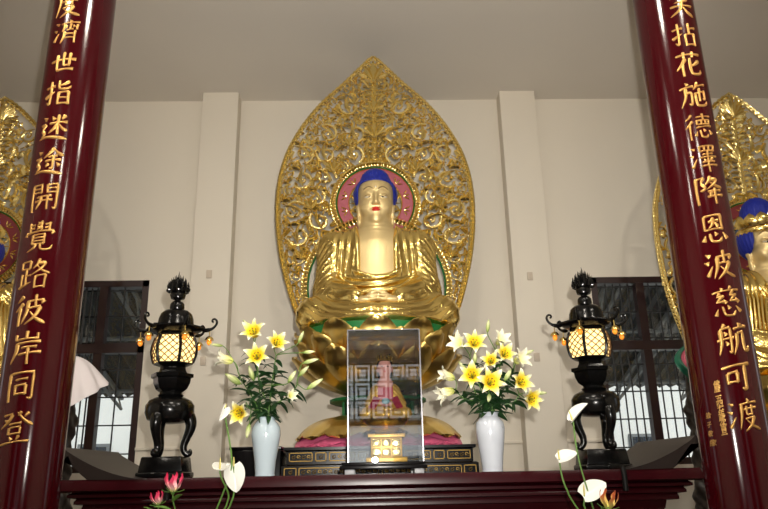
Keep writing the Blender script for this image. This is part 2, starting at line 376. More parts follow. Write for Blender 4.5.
def place_glyph(bm, name, parent, cx, cy, r, ang, z, m):
    """wrap the letter round the shaft: ang is measured from the side that faces the hall (-y)"""
    for k in range(-9, 10):
        bmesh.ops.bisect_plane(bm, geom=bm.verts[:]+bm.edges[:]+bm.faces[:], plane_co=(k*.0085, 0, 0), plane_no=(1, 0, 0))
    for v in bm.verts:
        a = ang+v.co.x/r; q = r+v.co.z-.001; v.co = (q*math.sin(a), -q*math.cos(a), z+v.co.y)
    me = bpy.data.meshes.new(name); bm.to_mesh(me); bm.free(); me.materials.append(m)
    o = bpy.data.objects.new(name, me); COL.objects.link(o); o.parent = parent; return o
# brush strokes of the verse on a 100 x 100 square: h/v bars, p falling left, n falling right, t rising, d dots, g hooked
WATER = 'd 8,90 21,82;d 3,64 16,57;t 7,16 14,28 26,48'
HAND = 'h 5,72 40,77;g 25,97 25,40 24,8 12,19;t 3,36 40,55'
CHI = 'p 27,98 20,88 6,78;p 29,74 20,62 3,48;v 18,60 18,2'
WALK = 'd 13,93 25,83;h 6,64 24,67;p 24,67 12,45;p 13,45 24,31 10,17;n 4,13 34,19 98,5'
PI_ = 'h 40,76 91,81;p 91,81 83,67;p 43,76 42,42 27,6;v 66,99 66,56;h 44,54 82,58;p 82,58 67,28 37,3;n 51,46 70,22 99,5'
HEART = 'd 19,31 11,10;g 33,35 37,7 66,5 73,20;d 48,39 55,27;d 78,35 93,16'
DU = 'd 48,99 54,88;h 12,80 90,85;p 20,80 18,48 4,8;h 28,65 84,69;v 42,76 42,50;v 66,78 65,51;h 42,50 66,51;h 32,38 73,42;p 73,42 58,20 24,2;n 37,33 58,17 95,2'
def part(s, sx=1, ox=0): return ';'.join(q.split()[0]+' '+' '.join('%g,%g' % (float(a.split(',')[0])*sx+ox, float(a.split(',')[1])) for a in q.split()[1:]) for q in s.split(';'))
BRUSH = {
'度': DU, '渡': WATER+';'+part(DU, .70, 31),
'濟': WATER+';d 62,99 66,90;h 32,83 97,87;v 65,82 64,60;d 55,77 49,66;d 75,78 80,69;v 89,80 87,58;p 45,82 43,62 35,52;p 46,52 44,25 33,3;v 83,53 83,2;h 46,40 81,41;h 45,25 81,26;h 54,57 74,59',
'世': 'h 4,57 97,64;v 29,85 29,20;v 54,96 53,38;v 77,90 75,40;h 53,38 76,40;h 29,17 90,22',
'指': HAND+';p 86,92 72,83 52,77;g 52,96 52,68 60,63 88,65 91,76;v 53,51 53,4;h 53,50 87,52;v 87,52 87,4;h 53,29 86,30;h 53,8 86,9',
'迷': WALK+';d 45,93 54,80;p 88,95 77,80;h 37,66 96,70;v 66,98 66,23;p 64,64 54,44 37,31;n 68,64 80,46 96,35',
'途': WALK+';p 66,99 54,79 35,64;n 66,97 80,81 99,69;h 52,67 81,69;h 41,52 92,56;g 66,67 66,22 56,28;p 54,45 43,30;d 79,46 90,33',
'開': 'v 12,94 12,2;h 12,92 42,93;v 42,93 42,64;h 12,79 42,80;h 12,66 42,66;v 60,93 60,64;h 60,92 90,94;g 90,94 90,40 90,5 78,12;h 60,79 90,80;h 60,65 90,66;h 28,50 75,53;h 23,34 80,37;p 42,50 40,30 27,8;v 63,52 63,5',
'覺': 'v 20,95 20,67;h 20,87 34,89;h 20,77 34,78;p 59,99 43,87;n 43,98 60,88;p 59,85 43,71;n 43,84 60,73;v 82,96 82,67;h 67,88 81,90;h 67,77 81,78;d 9,66 5,52;h 8,62 94,65;p 95,65 88,53;v 31,54 31,22;h 31,52 70,54;v 70,54 70,22;h 31,42 70,43;h 31,32 70,33;h 31,22 70,22;p 44,22 40,10 14,-2;g 58,22 58,6 66,1 91,3 94,17',
'路': 'v 9,93 9,68;h 9,92 38,94;v 38,94 37,68;h 9,68 37,69;v 25,68 25,16;h 25,44 41,47;v 11,52 11,14;t 2,9 43,24;p 66,99 58,82 45,67;p 60,84 87,89 70,64 41,47;n 57,79 76,60 99,49;v 56,43 56,2;h 56,42 87,45;v 87,45 86,2;h 56,7 86,8',
'彼': CHI+';'+PI_,
'岸': 'v 50,99 50,76;v 17,91 17,74;h 17,73 83,76;v 83,93 83,74;h 18,61 92,65;p 24,62 22,36 4,2;h 38,47 82,50;h 29,27 95,31;v 59,48 59,-3',
'同': 'v 13,91 13,0;h 13,90 87,93;g 87,93 87,40 86,4 72,12;h 31,70 69,73;v 33,53 33,22;h 33,52 67,54;v 67,54 66,22;h 33,24 66,25',
'登': 'h 13,88 40,91;p 40,91 30,70 4,51;d 16,77 28,69;p 65,97 56,85;n 54,96 74,70 99,55;p 87,93 73,79;h 33,60 67,63;v 33,51 33,31;h 33,50 67,52;v 67,52 66,32;h 33,33 66,34;d 37,26 43,14;p 65,28 58,14;h 9,5 93,10',
'笑': 'p 27,99 11,77;h 20,88 45,91;d 29,87 36,76;p 67,99 53,79;h 62,88 92,92;d 72,87 81,76;p 78,73 52,64 23,59;h 7,41 95,46;p 53,64 46,30 5,0;n 52,44 68,20 98,0',
'拈': HAND+';v 66,98 66,54;h 66,75 94,79;v 50,51 50,4;h 50,50 88,53;v 88,53 88,4;h 50,8 88,9',
'花': 'h 6,83 95,88;v 34,98 34,73;v 67,99 65,75;p 37,71 24,48 4,28;v 26,52 26,0;p 88,61 71,46 49,37;g 54,72 54,15 62,6 91,8 94,24',
'施': 'd 24,99 31,88;h 2,77 49,83;p 22,79 20,40 2,5;g 21,58 42,61 39,9 27,16;p 66,99 60,84 49,71;h 59,83 98,89;h 49,51 93,63;g 93,63 91,30 81,34;v 71,75 71,23;g 56,58 56,14 63,5 95,8 98,24',
'德': CHI+';h 41,86 96,90;v 68,99 68,78;v 44,75 44,58;h 44,74 92,76;v 92,76 90,58;v 60,74 60,59;v 76,75 76,59;h 44,58 90,59;h 39,47 98,51;d 42,33 35,15;g 52,37 56,9 75,7 82,21;d 64,41 71,30;d 87,37 98,21',
'澤': WATER+';v 37,93 37,74;h 37,92 91,95;v 91,95 89,74;v 54,92 54,75;v 72,93 72,75;h 37,74 89,75;h 44,62 85,65;v 64,75 64,52;h 33,50 98,54;d 49,46 54,38;p 81,49 72,38;h 41,33 89,36;h 35,19 96,22;v 64,50 64,-3',
'降': 'v 11,95 11,0;h 11,92 35,95;p 35,95 24,75;g 24,75 39,60 32,49 19,49;p 60,99 52,82 39,69;p 57,86 86,90 66,66 41,51;n 55,79 74,64 99,55;h 45,43 92,47;p 56,44 51,28;h 41,25 98,30;v 70,55 70,-3',
'恩': 'v 21,95 21,46;h 21,94 79,97;v 79,97 79,46;h 21,47 79,48;h 33,76 67,79;p 50,89 46,66 33,53;n 50,74 67,55;'+HEART,
'波': WATER+';'+PI_,
'慈': 'd 33,99 40,90;p 68,99 60,89;h 6,83 94,88;p 31,82 19,69;n 19,69 41,69;p 40,73 16,51;n 16,52 46,51;d 38,61 47,47;p 73,84 61,71;n 61,70 84,69;p 82,73 59,52;n 59,53 91,52;d 80,62 92,47;'+HEART,
'航': 'p 29,99 20,86;p 13,84 13,40 2,3;h 13,84 43,87;g 43,87 43,40 42,6 32,14;h 2,49 51,55;d 25,75 31,64;d 25,44 31,32;d 71,99 79,90;h 53,81 99,86;p 64,67 62,36 47,2;h 64,66 85,69;g 85,69 83,20 87,7 97,9 99,26',
'可': 'h 4,83 97,89;v 21,65 21,30;h 21,64 53,67;v 53,67 51,32;h 21,34 51,35;g 79,87 79,40 78,4 62,14',
}
def brush_char(name, ch, size, depth, parent, cx, cy, r, ang, z, m, seed):
    rnd = random.Random(seed); mb = MB(); st = BRUSH[ch].split(';'); W0 = 13.2 if len(st) < 8 else (11.4 if len(st) < 13 else 9.2)
    for k, q in enumerate(st):
        ty, *pts = q.split(); P = np.array([[float(c) for c in p.split(',')] for p in pts]); P += np.array([[rnd.uniform(-1.2, 1.2) for _ in range(2)] for _ in P])
        n = 12; i = np.arange(len(P)); s = np.linspace(0, len(P)-1, n); C = np.stack([np.interp(s, i, P[:, c]) for c in (0, 1)], 1)
        for _ in range(2 if ty != 'g' else 1): C[1:-1] = (C[:-2]+2*C[1:-1]+C[2:])/4
        if ty in 'hvpn' and len(P) == 2:        # a brush never runs quite straight
            d = P[1]-P[0]; nn = np.array([-d[1], d[0]])*(.035 if ty in 'hn' else -.02); C += np.outer(np.sin(np.linspace(0, PI, n)), nn)
        u = np.linspace(0, 1, n)
        prof = {'h': 1.0-.38*np.sin(PI*u)+.15*np.exp(-((u-.93)/.08)**2), 'v': 1.05-.30*np.sin(PI*u*.9)-.25*u**6, 'p': 1.15*(1-u)**.55+.12, 'n': .35+1.0*u**1.3*(1-u**9), 't': 1.1*(1-u)**.6+.1,
                'd': .35+1.0*np.sin(PI*np.minimum(1, u*.62+.05))*u, 'g': 1.0-.25*np.sin(PI*u)-.75*np.clip((u-.82)/.18, 0, 1)}[ty]*W0*(.92 if ty in 'h' else 1.08)*rnd.uniform(.9, 1.1)
        prof[0] *= .62
        T = np.gradient(C, axis=0); T /= (np.linalg.norm(T, axis=1, keepdims=True)+1e-9); R = []
        for j in range(n):
            ring = []
            for a in range(8):
                t = 2*PI*a/8; x = C[j, 0]-T[j, 1]*prof[j]*.5*math.cos(t); y = C[j, 1]+T[j, 0]*prof[j]*.5*math.cos(t); y += .11*(x-50)
                X = (x-50)/100*size; Z = (y-50)/100*size; q2 = r+depth*min(1.0, prof[j]/W0+.25)*math.sin(t)-.0006; aa = ang+X/r
                ring.append((cx+q2*math.sin(aa), cy-q2*math.cos(aa), z+Z))
            R.append(ring)
        mb.rings(R)
    return mb.build(name, m, parent, smooth=60)
verse = {-1: ('度濟世指迷途開覺路彼岸同登', [(68, 5), (66, 32), (63, 63), (58, 93), (53, 128), (48, 162), (44, 197), (39, 236), (34, 274), (30, 310), (26, 347), (21, 386), (15, 428)]),
         1: ('笑拈花施德澤降恩波慈航可渡', [(681, 5), (685, 35), (689, 64), (694, 95), (699, 127), (704, 158), (709, 190), (714, 229), (720, 265), (727, 302), (733, 339), (737, 377), (744, 415)])}
for sx in (-1, 1):
    cx, cy = sx*1.755, 3.6
    t = thing('temple_column', 'round %s red lacquered column with a vertical line of gold characters' % ('left' if sx < 0 else 'right'), 'column', (cx, cy, 0), 'red lacquered columns')
    MB().lathe([(CR, 0.32), (CR, 1.5), (CR, 3), (CR, CZ)], 64, (cx, cy, 0)).build('shaft', M['lacquer'], t)
    MB().lathe([(.30, 0), (.30, .1), (.26, .14), (.28, .2), (.24, .3), (.2, .33)], 48, (cx, cy, 0)).build('column_base', M['altartop'], t)
    txt, pos = verse[sx]
    for ch, (px, py) in zip(txt, pos):
        p = at(px, py, cy-CR*.98); ang = math.asin(max(-.9, min(.9, (p[0]-cx)/CR)))
        brush_char('gold_character', ch, 0.158 if ch not in '世可同' else 0.146, .0055, t, cx, cy, CR, ang, p[2], M['goldtext'], ord(ch))
    if sx > 0:
        for txt2, p0, p1, sz in (('佛曆二五四七年歲次吉旦', (720, 383), (728, 431), .034), ('弟子敬獻', (711, 414), (714, 442), .030), ('合家', (717, 414), (722, 442), .030)):
            for k, ch in enumerate(txt2):
                f = k/(len(txt2)-1); p = at(p0[0]+(p1[0]-p0[0])*f, p0[1]+(p1[1]-p0[1])*f, cy-CR*.98); ang = math.asin(max(-.9, min(.9, (p[0]-cx)/CR)))
                place_glyph(glyph(ch, sz, 0.0015, 0.01), 'inscription_character', t, cx, cy, CR, ang, p[2], M['goldtext'])
bpy.data.objects.remove(fo)

# ================================================================== ALTAR TABLE
AT = 1.508
t = thing('altar_table', 'long dark red lacquered altar table with moulded front and upturned ends', 'table', (0, 4.7, 0))
def rectloft(mb, layers, yb):
    mb.rings([[(-hx, yf, z), (hx, yf, z), (hx, yb, z), (-hx, yb, z)] for hx, yf, z in layers])
m = MB(); rectloft(m, [(1.86, 4.262, 1.438), (1.872, 4.25, 1.448), (1.872, 4.25, 1.478), (1.86, 4.258, AT)], 5.2); m.build('table_top', M['altar'], t)
m = MB(); L = []
for z, hx in ((1.438, 1.80), (1.425, 1.82), (1.41, 1.82), (1.40, 1.78), (1.388, 1.79), (1.372, 1.79), (1.364, 1.75), (1.35, 1.755), (1.332, 1.755), (1.325, 1.70), (1.28, 1.69)): L.append((hx, 6.09-hx+.02, z))
rectloft(m, L[::-1], 5.17); m.build('cornice_moulding', M['altar'], t)
m = MB(); m.box((-1.66, 4.42, .12), (1.66, 5.12, 1.285)); m.build('body_panel', M['altar'], t, bevel=.01)
m = MB()
for k in range(4): a = -1.6+k*.81; m.box((a, 4.40, .25), (a+.74, 4.425, 1.2))
m.build('panel_board', M['altar'], t, bevel=.012)
for a in (-1.68, 1.58):
    for y in (4.40, 5.04): boxobj('leg', (a, y, 0), (a+.1, y+.1, 1.285), M['altar'], t, .01)
for sx in (-1, 1):
    top = []; n = 16
    for k in range(n+1):
        u = k/n; x = 1.33+.50*u; z = AT-.006+.165*u**1.9; top.append((x, z))
    # the scroll at the very end curls outward
    for k in range(1, 9): a = PI*.70-k*.62; top.append((1.856+.036*math.cos(a), 1.655+.036*math.sin(a)))
    bot = [(1.33, AT-.006), (1.70, AT-.001), (1.74, AT+.03), (1.79, AT+.075), (1.84, AT+.115)]
    poly = top+bot[::-1]; m = MB()
    m.rings([[(sx*x, y, z) for x, z in (poly if sx > 0 else poly[::-1])] for y in (4.25, 5.2)][::-1]); m.build('upturned_end', M['altartop'], t, smooth=35)

# ================================================================== PLINTH, LOTUS THRONE
SY = 5.9
t = thing('statue_plinth', 'black lacquered stepped plinth with gold relief panels under the lotus throne', 'plinth', (0, SY, 0))
m = MB(); m.box((-.60, 5.4, 0), (.60, 6.45, 1.49)); m.build('pedestal_core', M['plinth'], t, bevel=.01)
m = MB(); rectloft(m, [(.71, 5.25, 1.49), (.71, 5.25, 1.575), (.695, 5.265, 1.585)], 6.55); m.build('lower_tier', M['plinth'], t)
m = MB(); rectloft(m, [(.68, 5.30, 1.585), (.68, 5.30, 1.675), (.70, 5.28, 1.685), (.70, 5.28, 1.705)], 6.5); m.build('upper_tier', M['plinth'], t)
def relief(x0, x1, z0, z1, y, par):
    m = MB(); w = .006
    for a, b, c, d in ((x0, x1, z0, z0+w), (x0, x1, z1-w, z1), (x0, x0+w, z0, z1), (x1-w, x1, z0, z1)): m.box((a, y-.008, c), (b, y+.002, d))
    n = max(1, int((x1-x0-.02)/.035)); zc = (z0+z1)/2; h = (z1-z0)*.3
    for k in range(n):
        cx = x0+.012+(x1-x0-.024)*(k+.5)/n; s = 1 if k % 2 else -1; pts = []
        for i in range(12): a = i*.55; r = .014*(1-i/14); pts.append((cx+r*math.cos(a), y-.004, zc+s*h/.014*r*math.sin(a)*.8))
        m.tube(pts, .0035, 5); m.ball((cx+.012, y-.004, zc-s*h*.5), .005, 6, 0, 4)
    m.build('relief_panel', M['relief'], par, smooth=0)
for a, b in ((-.66, -.49), (-.47, -.39), (-.37, -.18), (-.16, -.02), (.02, .16), (.18, .37), (.39, .47), (.49, .66)): relief(a, b, 1.605, 1.668, 5.30, t)
for a, b in ((-.69, -.60), (-.585, -.25), (-.235, -.01), (.01, .235), (.25, .585), (.60, .69)): relief(a, b, 1.503, 1.562, 5.25, t)
# dark box left of the plinth
t = thing('lacquer_box', 'plain black box behind the left lily vase, beside the plinth', 'box', (-.9, 5.5, 0))
boxobj('box_body', (-1.09, 5.33, 0), (-.725, 5.9, 1.695), M['plinth'], t, .01); boxobj('box_lid', (-1.10, 5.32, 1.695), (-.72, 5.91, 1.717), M['plinth'], t, .006)

def petal_grid(w, prof, curl=.25, cup=.3, nv=12, nu=9, point=1.0):
    """a lotus petal: prof(v)->(out, height) of its midrib; returned in local x (across), y (-out), z"""
    rows = []
    for i in range(nv):
        v = i/(nv-1); o, z = prof(v); hw = w*(.42+.58*math.sin(PI*.5*min(1, v/.62)))*max(0.012, 1-max(0, (v-.45)/.55)**2.6)**.62
        row = []
        for j in range(nu):
            u = -1+2*j/(nu-1); back = cup*w*(u*u)*(.35+.65*math.sin(PI*min(1, v+.08)))
            ridge = .035*w*math.exp(-(u/.16)**2)
            rim = .07*w*math.exp(-((abs(u)-.84)/.13)**2)+.10*w*math.exp(-((v-.93)/.06)**2)
            row.append((hw*u, -(o-back+ridge+rim), z))
        rows.append(row)
    return rows
def ring_of_petals(name, mesh, m, n, parent, z, ph=0.0, r=0.0, tilt=None):
    for k in range(n):
        o = bpy.data.objects.new(name, mesh); COL.objects.link(o); o.parent = parent; o.rotation_euler = (0, 0, ph+2*PI*k/n); o.location = (0, 0, z)
def petal_mesh(name, rows, th, m):
    o = MB().shell(rows, th).build(name, m, None, smooth=60); me = o.data; bpy.data.objects.remove(o); return me
SZ = 2.67
lot = thing('lotus_throne', 'gold lotus throne of upturned petals under the large central Buddha', 'lotus throne', (0, SY, 0))
# upper lotus
MB().lathe([(.05, 2.13), (.27, 2.14), (.42, 2.22), (.52, 2.36), (.55, 2.5), (.57, 2.56)], 48, (0, SY, 0)).build('seed_pod', M['podred'], lot)
MB().lathe([(.58, 2.53), (.645, 2.55), (.65, 2.633), (.64, 2.64), (.1, 2.64)], 64, (0, SY, 0)).build('green_seat', M['green'], lot)
def bowl(r0, z0, r1, z1, bulge, flip=.05):
    def f(v):
        o = r0+(r1-r0)*v+bulge*math.sin(PI*v*.9); z = z0+(z1-z0)*(v**1.15)
        o += flip*max(0, v-.78)**1.5*6; return o, z
    return f
ring_of_petals('lotus_petal', petal_mesh('lotus_petal', petal_grid(.162, bowl(.20, 2.125, .62, 2.46, .17), cup=.62, nv=16), .012, M['goldpetal']), None, 12, lot, 0, 0)
ring_of_petals('lotus_petal', petal_mesh('lotus_petal', petal_grid(.160, bowl(.40, 2.22, .64, 2.575, .08), cup=.60, nv=16), .012, M['goldpetal']), None, 12, lot, 0, PI/12)
ring_of_petals('lotus_petal', petal_mesh('lotus_petal', petal_grid(.166, bowl(.54, 2.34, .650, 2.665, .03), cup=.22, nv=16), .012, M['goldpetal']), None, 12, lot, 0, 0)
# little green calyx ring and its posts
MB().lathe([(.20, 2.09), (.36, 2.06), (.40, 2.075), (.40, 2.095), (.34, 2.105), (.2, 2.12)], 48, (0, SY, 0)).build('green_calyx', M['green'], lot)
MB().lathe([(.17, 1.9), (.15, 2.0), (.17, 2.14)], 24, (0, SY, 0)).build('neck', M['goldpetal'], lot)
for k in range(6):
    a = PI/6+k*PI/3; MB().tube([(.315*math.cos(a), SY+.315*math.sin(a), 1.84), (.315*math.cos(a), SY+.315*math.sin(a), 2.09)], .018, 10).build('post', M['green'], lot)
# lower lotus, turned down
MB().lathe([(.69, 1.705), (.67, 1.76), (.58, 1.83), (.3, 1.90), (.1, 1.91)], 48, (0, SY, 0), sy=.85).build('lower_dome', M['pinkpetal'], lot)
def droop(v):
    return .28+.44*math.sin(1.5*v), 1.755+.205*math.cos(1.5*v)
ring_of_petals('drooping_petal', petal_mesh('drooping_petal', [[(x, y*.9, z-.03*(x/.2)**2) for x, y, z in r] for r in petal_grid(.205, droop, cup=.05, nv=16)], .012, M['goldpetal']), None, 14, lot, 0, 0)
def droop2(v):
    return .30+.43*math.sin(1.57*v), 1.708+.11*math.cos(1.57*v)
ring_of_petals('pink_petal', petal_mesh('pink_petal', [[(x, y*.9, z-.03*(x/.2)**2) for x, y, z in r] for r in petal_grid(.16, droop2, cup=.06)], .01, M['pinkpetal']), None, 14, lot, 0, PI/14)
# ================================================================== THE GILDED BUDDHA (local: z=0 seat, -y front)
def torso(P, g=0.0):
    d = cone(P, (-.33, .03, .745), (.33, .03, .745), .165, .165)
    d = smin(d, ell(P, (0, .03, .55), (.355, .235, .42)), .10)
    return d-g
def legs_sdf(P):
    x, y, z = P; Q = (np.abs(x), y, z)
    d = cone(Q, (.18, .02, .13), (.52, -.20, .125), .165, .15)
    d = smin(d, cone(Q, (.52, -.20, .115), (.06, -.42, .09), .135, .095), .07)
    d = smin(d, ell(P, (0, -.18, .06), (.60, .34, .085)), .05)
    d = smin(d, ell(P, (0, -.25, .10), (.34, .22, .11)), .06)
    return d
def arms_sdf(P):
    Q = (np.abs(P[0]), P[1], P[2])
    d = cone(Q, (.365, .03, .745), (.41, -.06, .38), .145, .122)
    d = smin(d, cone(Q, (.41, -.07, .37), (.19, -.36, .24), .118, .075), .06)
    d = smin(d, ell(Q, (.40, -.10, .27), (.135, .17, .14)), .06)
    return d
def ridge(p): return (1-np.abs(np.sin(p)))**1.3
def robe_sdf(P):
    x, y, z = P; X = np.abs(x)
    t = torso(P, .022); a = arms_sdf(P); l = legs_sdf(P)
    d = smin(smin(t, a, .045), l, .05)
    # neckline and the open breast
    w = .143+.03*np.clip((z-.80)/.2, 0, 1); cut = smax(smax(X-w, .475+.10*(x/.143)**2*.35-z, .01), y-.10, .04)
    edge = np.exp(-((X-w-.026)/.02)**2)*sstep(.46, .52, z)*(y < .05)
    hem = np.exp(-((z-.452-.035*(x/.143)**2)/.018)**2)*(X < .2)*(y < 0)
    # folds
    wl = sstep(.34, .24, z)*sstep(.0, .05, z); wa = sstep(.33, .42, X)*(1-wl); wt = (1-wl)*(1-wa)
    rr = np.sqrt((x*.92+.05)**2+((z-.98)*.95)**2); under = sstep(.52, .44, z)
    ft = (1-under)*ridge(PI*(X-.15+.10*(z-.55))/.062)*sstep(.15, .2, X)+under*ridge(PI*rr/.052)
    fa = ridge(PI*(z*.75+X*.9+y*.9+.25*z*z)/.075)
    ql = np.sqrt((X-.04)**2+(y+.12)**2*1.0+(z-.42)**2*1.6); fl = ridge(PI*ql/.06)*.8
    amp = .017*(wt*ft*sstep(.12, .0, y)+wa*fa*.9+wl*fl*.8)
    d = d-.8*amp-.014*edge-.012*hem
    # a shawl end over her left shoulder
    return smax(smax(d, -cut, .008), -z, .01)
def head_sdf(P):
    x, y, z = P; X = np.abs(x); Q = (X, y, z)
    d = smin(ell(P, (0, .0, 1.225), (.153, .168, .225)), ell(P, (0, .022, 1.265), (.178, .176, .172)), .03)
    d = smin(d, ell(P, (0, -.035, 1.075), (.123, .118, .115)), .06)
    d = smin(d, ell(Q, (.068, -.105, 1.115), (.062, .048, .062)), .04)         # cheeks
    d = smin(d, ell(P, (0, -.132, .995), (.046, .03, .036)), .05)             # chin
    d = smax(d, -ell(Q, (.064, -.190, 1.212), (.052, .034, .036)), .03)         # sockets
    d = smin(d, ell(Q, (.064, -.128, 1.204), (.043, .033, .026)), .010)         # lids
    d = smin(d, cone(P, (0, -.150, 1.24), (0, -.185, 1.135), .013, .020), .018) # nose
    d = smin(d, ell(Q, (.019, -.172, 1.128), (.015, .016, .013)), .012)
    for k in range(7):                                                          # brow
        a0, a1 = k/7, (k+1)/7
        f = lambda a: (.018+.095*a, -.160+.045*a*a, 1.238+.045*math.sin(PI*(.12+.74*a)))
        d = smin(d, cone(Q, f(a0), f(a1), .007, .006), .010)
    d = smin(d, ell(P, (0, -.152, 1.078), (.045, .018, .016)), .012)
    for c, r in (((.158, .02, 1.17), (.018, .045, .07)), ((.154, .01, 1.07), (.014, .025, .085)), ((.150, .005, 1.005), (.015, .022, .03))):   # ears
        d = smin(d, ell(Q, c, r), .02)
    d = smax(d, -ell(Q, (.178, -.02, 1.17), (.012, .022, .045)), .01)
    return d
def bust_sdf(P):
    x, y, z = P
    n = cone(P, (0, .01, .80), (0, .01, 1.05), .165, .128)-.004*ridge(PI*(z-.885)/.042)*(z > .87)*(z < 1.0)
    c = smax(torso(P, 0.0), np.maximum(np.abs(x)-.20, .40-z), .02)
    return smin(smin(c, n, .05), head_sdf(P), .022)
def hands_sdf(P):
    x, y, z = P; X = np.abs(x)
    d = ell((X, y, z), (.095, -.405, .205), (.085, .055, .028))
    d = smin(d, cone((X, y, z), (.22, -.34, .225), (.13, -.39, .205), .045, .04), .03)
    for s, dz, dy in ((1, .0, 0), (-1, .03, .012)):
        for k in range(4):
            L = (.145, .165, .155, .125)[k]; yy = -.365-.028*k+dy; x0 = .06*s
            p1, p2, p3 = (x0, yy, .205+dz), (x0-s*L*.5, yy-.012, .212+dz), (x0-s*L, yy-.004, .206+dz)
            d = smin(d, cone(P, p1, p2, .0150, .0140), .007); d = smin(d, cone(P, p2, p3, .0140, .0105), .007)
    d = smin(d, cone((X, y, z), (.10, -.42, .22), (.05, -.43, .262), .018, .015), .015)
    d = smin(d, cone((X, y, z), (.05, -.43, .262), (.006, -.425, .275), .015, .0125), .008)
    return d
def hair_sdf(P):
    x, y, z = P; X = np.abs(x)
    d = smin(ell(P, (0, .024, 1.268), (.200, .197, .190)), ell(P, (0, .03, 1.41), (.135, .13, .122)), .03)
    d = d-.004*np.sin(x*150)*np.sin(z*150)*np.sin(y*150)
    face = smax((np.sqrt(np.sqrt((X/.157)**8+(np.abs(z-1.09)/.268)**6))-1)*.15, y-.01, .02)
    return smax(smax(d, -face, .012), 1.125+.8*np.clip(y, -.2, .0)*0-z, .03)
def mkmesh(fn, lo, hi, h, name, m):
    o = sdf(MB(), fn, lo, hi, h).build(name, m, None, smooth=80); me = o.data; bpy.data.objects.remove(o); return me
mb = MB(); sdf(mb, bust_sdf, (-.24, -.28, .42), (.24, .24, 1.46), .0055); sdf(mb, hands_sdf, (-.30, -.53, .12), (.30, -.27, .32), .0055)
o = mb.build('body', M['goldskin'], None, smooth=80); ME_BODY = o.data; bpy.data.objects.remove(o)
ME_ROBE = mkmesh(robe_sdf, (-.74, -.62, -.02), (.74, .36, 1.0), .0095, 'robe', M['gold'])
ME_HAIR = mkmesh(hair_sdf, (-.23, -.20, 1.08), (.23, .25, 1.57), .006, 'hair', M['blue'])
def small(name, fn, m):
    mb = MB(); fn(mb); o = mb.build(name, m, None, smooth=60); me = o.data; bpy.data.objects.remove(o); return me
def lips(mb):
    for zc, h, yy in ((1.085, .0085, -.163), (1.0695, .0095, -.161)):
        P = []
        for i in range(9):
            row = []
            for j in range(15):
                u = -1+2*j/14; v = -1+2*i/8; hh = h*(1-abs(u)**2.2)+.0005
                zz = zc+v*hh+(.004*math.cos(u*PI*2)*(1 if v > 0 else .2) if zc > 1.08 else 0)+.007*abs(u)**2
                row.append((u*.053, yy-.013*(1-v*v)**.5*(1-abs(u)**2)**.5+.022*u*u, zz))
            P.append(row)
        mb.shell(P, .004)
ME_LIPS = small('lips', lips, M['red'])
def eyes(s): return lambda mb: mb.ball((s*.064, -.138, 1.192), (.036, .0255, .0065), 16, 0, 8)
def iris(s): return lambda mb: mb.ball((s*.062, -.1555, 1.1915), (.013, .0100, .0064), 10, 0, 6)
ME_EYE = {s: small('eye', eyes(s), M['white']) for s in (-1, 1)}; ME_IRIS = {s: small('iris', iris(s), M['black']) for s in (-1, 1)}
ME_URNA = small('urna', lambda mb: mb.ball((0, -.166, 1.285), .007, 10), M['white'])
def brow(s):
    def f(mb):
        mb.tube([(s*(.018+.095*a), -.1685+.045*a*a, 1.241+.045*math.sin(PI*(.12+.74*a))) for a in np.linspace(0, 1, 12)], [.002]+[.0042]*10+[.002], 6)
        mb.tube([(s*(.064+.037*c), -.1655+.012*c*c, 1.197+.0085*(1-c*c)) for c in np.linspace(-1, 1, 10)], [.001]+[.0024]*8+[.001], 5)
    return f
ME_BROW = {s: small('brow_line', brow(s), M['browgold']) for s in (-1, 1)}
def link(me, name, parent):
    o = bpy.data.objects.new(name, me); COL.objects.link(o); o.parent = parent; return o
def seated(name, label, loc, hair=True, scale=1.0):
    t = thing(name, label, 'statue', loc); t.scale = (scale,)*3
    b = link(ME_BODY, 'body', t); link(ME_ROBE, 'robe', t)
    for s in (-1, 1): e = link(ME_EYE[s], 'eye', b); link(ME_IRIS[s], 'iris', e); link(ME_BROW[s], 'brow_line', b)
    link(ME_LIPS, 'lips', b); link(ME_URNA, 'urna', b)
    if hair: link(ME_HAIR, 'hair', t)
    return t
seated('buddha_statue', 'large gilded seated Buddha with blue hair and red lips in the centre', (.008, SY, 2.64))
bpy.data.objects['buddha_statue'].scale = (1, 1, 1.013)

# ================================================================== MANDORLAS
def ribbon2(mb, pts, w, d, n=4, y0=0.0, mi=0):
    """flat-lying carved ribbon in the x-z plane: w half-widths, d half-depths"""
    P = np.array(pts, float); T = np.gradient(P, axis=0); T /= (np.linalg.norm(T, axis=1, keepdims=True)+1e-9); R = []
    for i in range(len(P)):
        nx, nz = -T[i][1], T[i][0]
        R.append([(P[i][0]+nx*w[i]*math.cos(a), y0-d[i]*math.sin(a), P[i][1]+nz*w[i]*math.cos(a)) for a in [2*PI*k/n for k in range(n)]])
    mb.rings(R, mi)
def leaf2(mb, x, z, ang, L, W, bend, y0=0.0, n=7):
    pts = []; px, pz, a = x, z, ang
    for i in range(n): pts.append((px, pz)); px += L/(n-1)*math.cos(a); pz += L/(n-1)*math.sin(a); a += bend/(n-1)
    w = [W*(math.sin(PI*(.12+.88*i/(n-1)))**.8)+.0006 for i in range(n)]
    ribbon2(mb, pts, w, [max(.002, q*.85) for q in w], 4, y0)
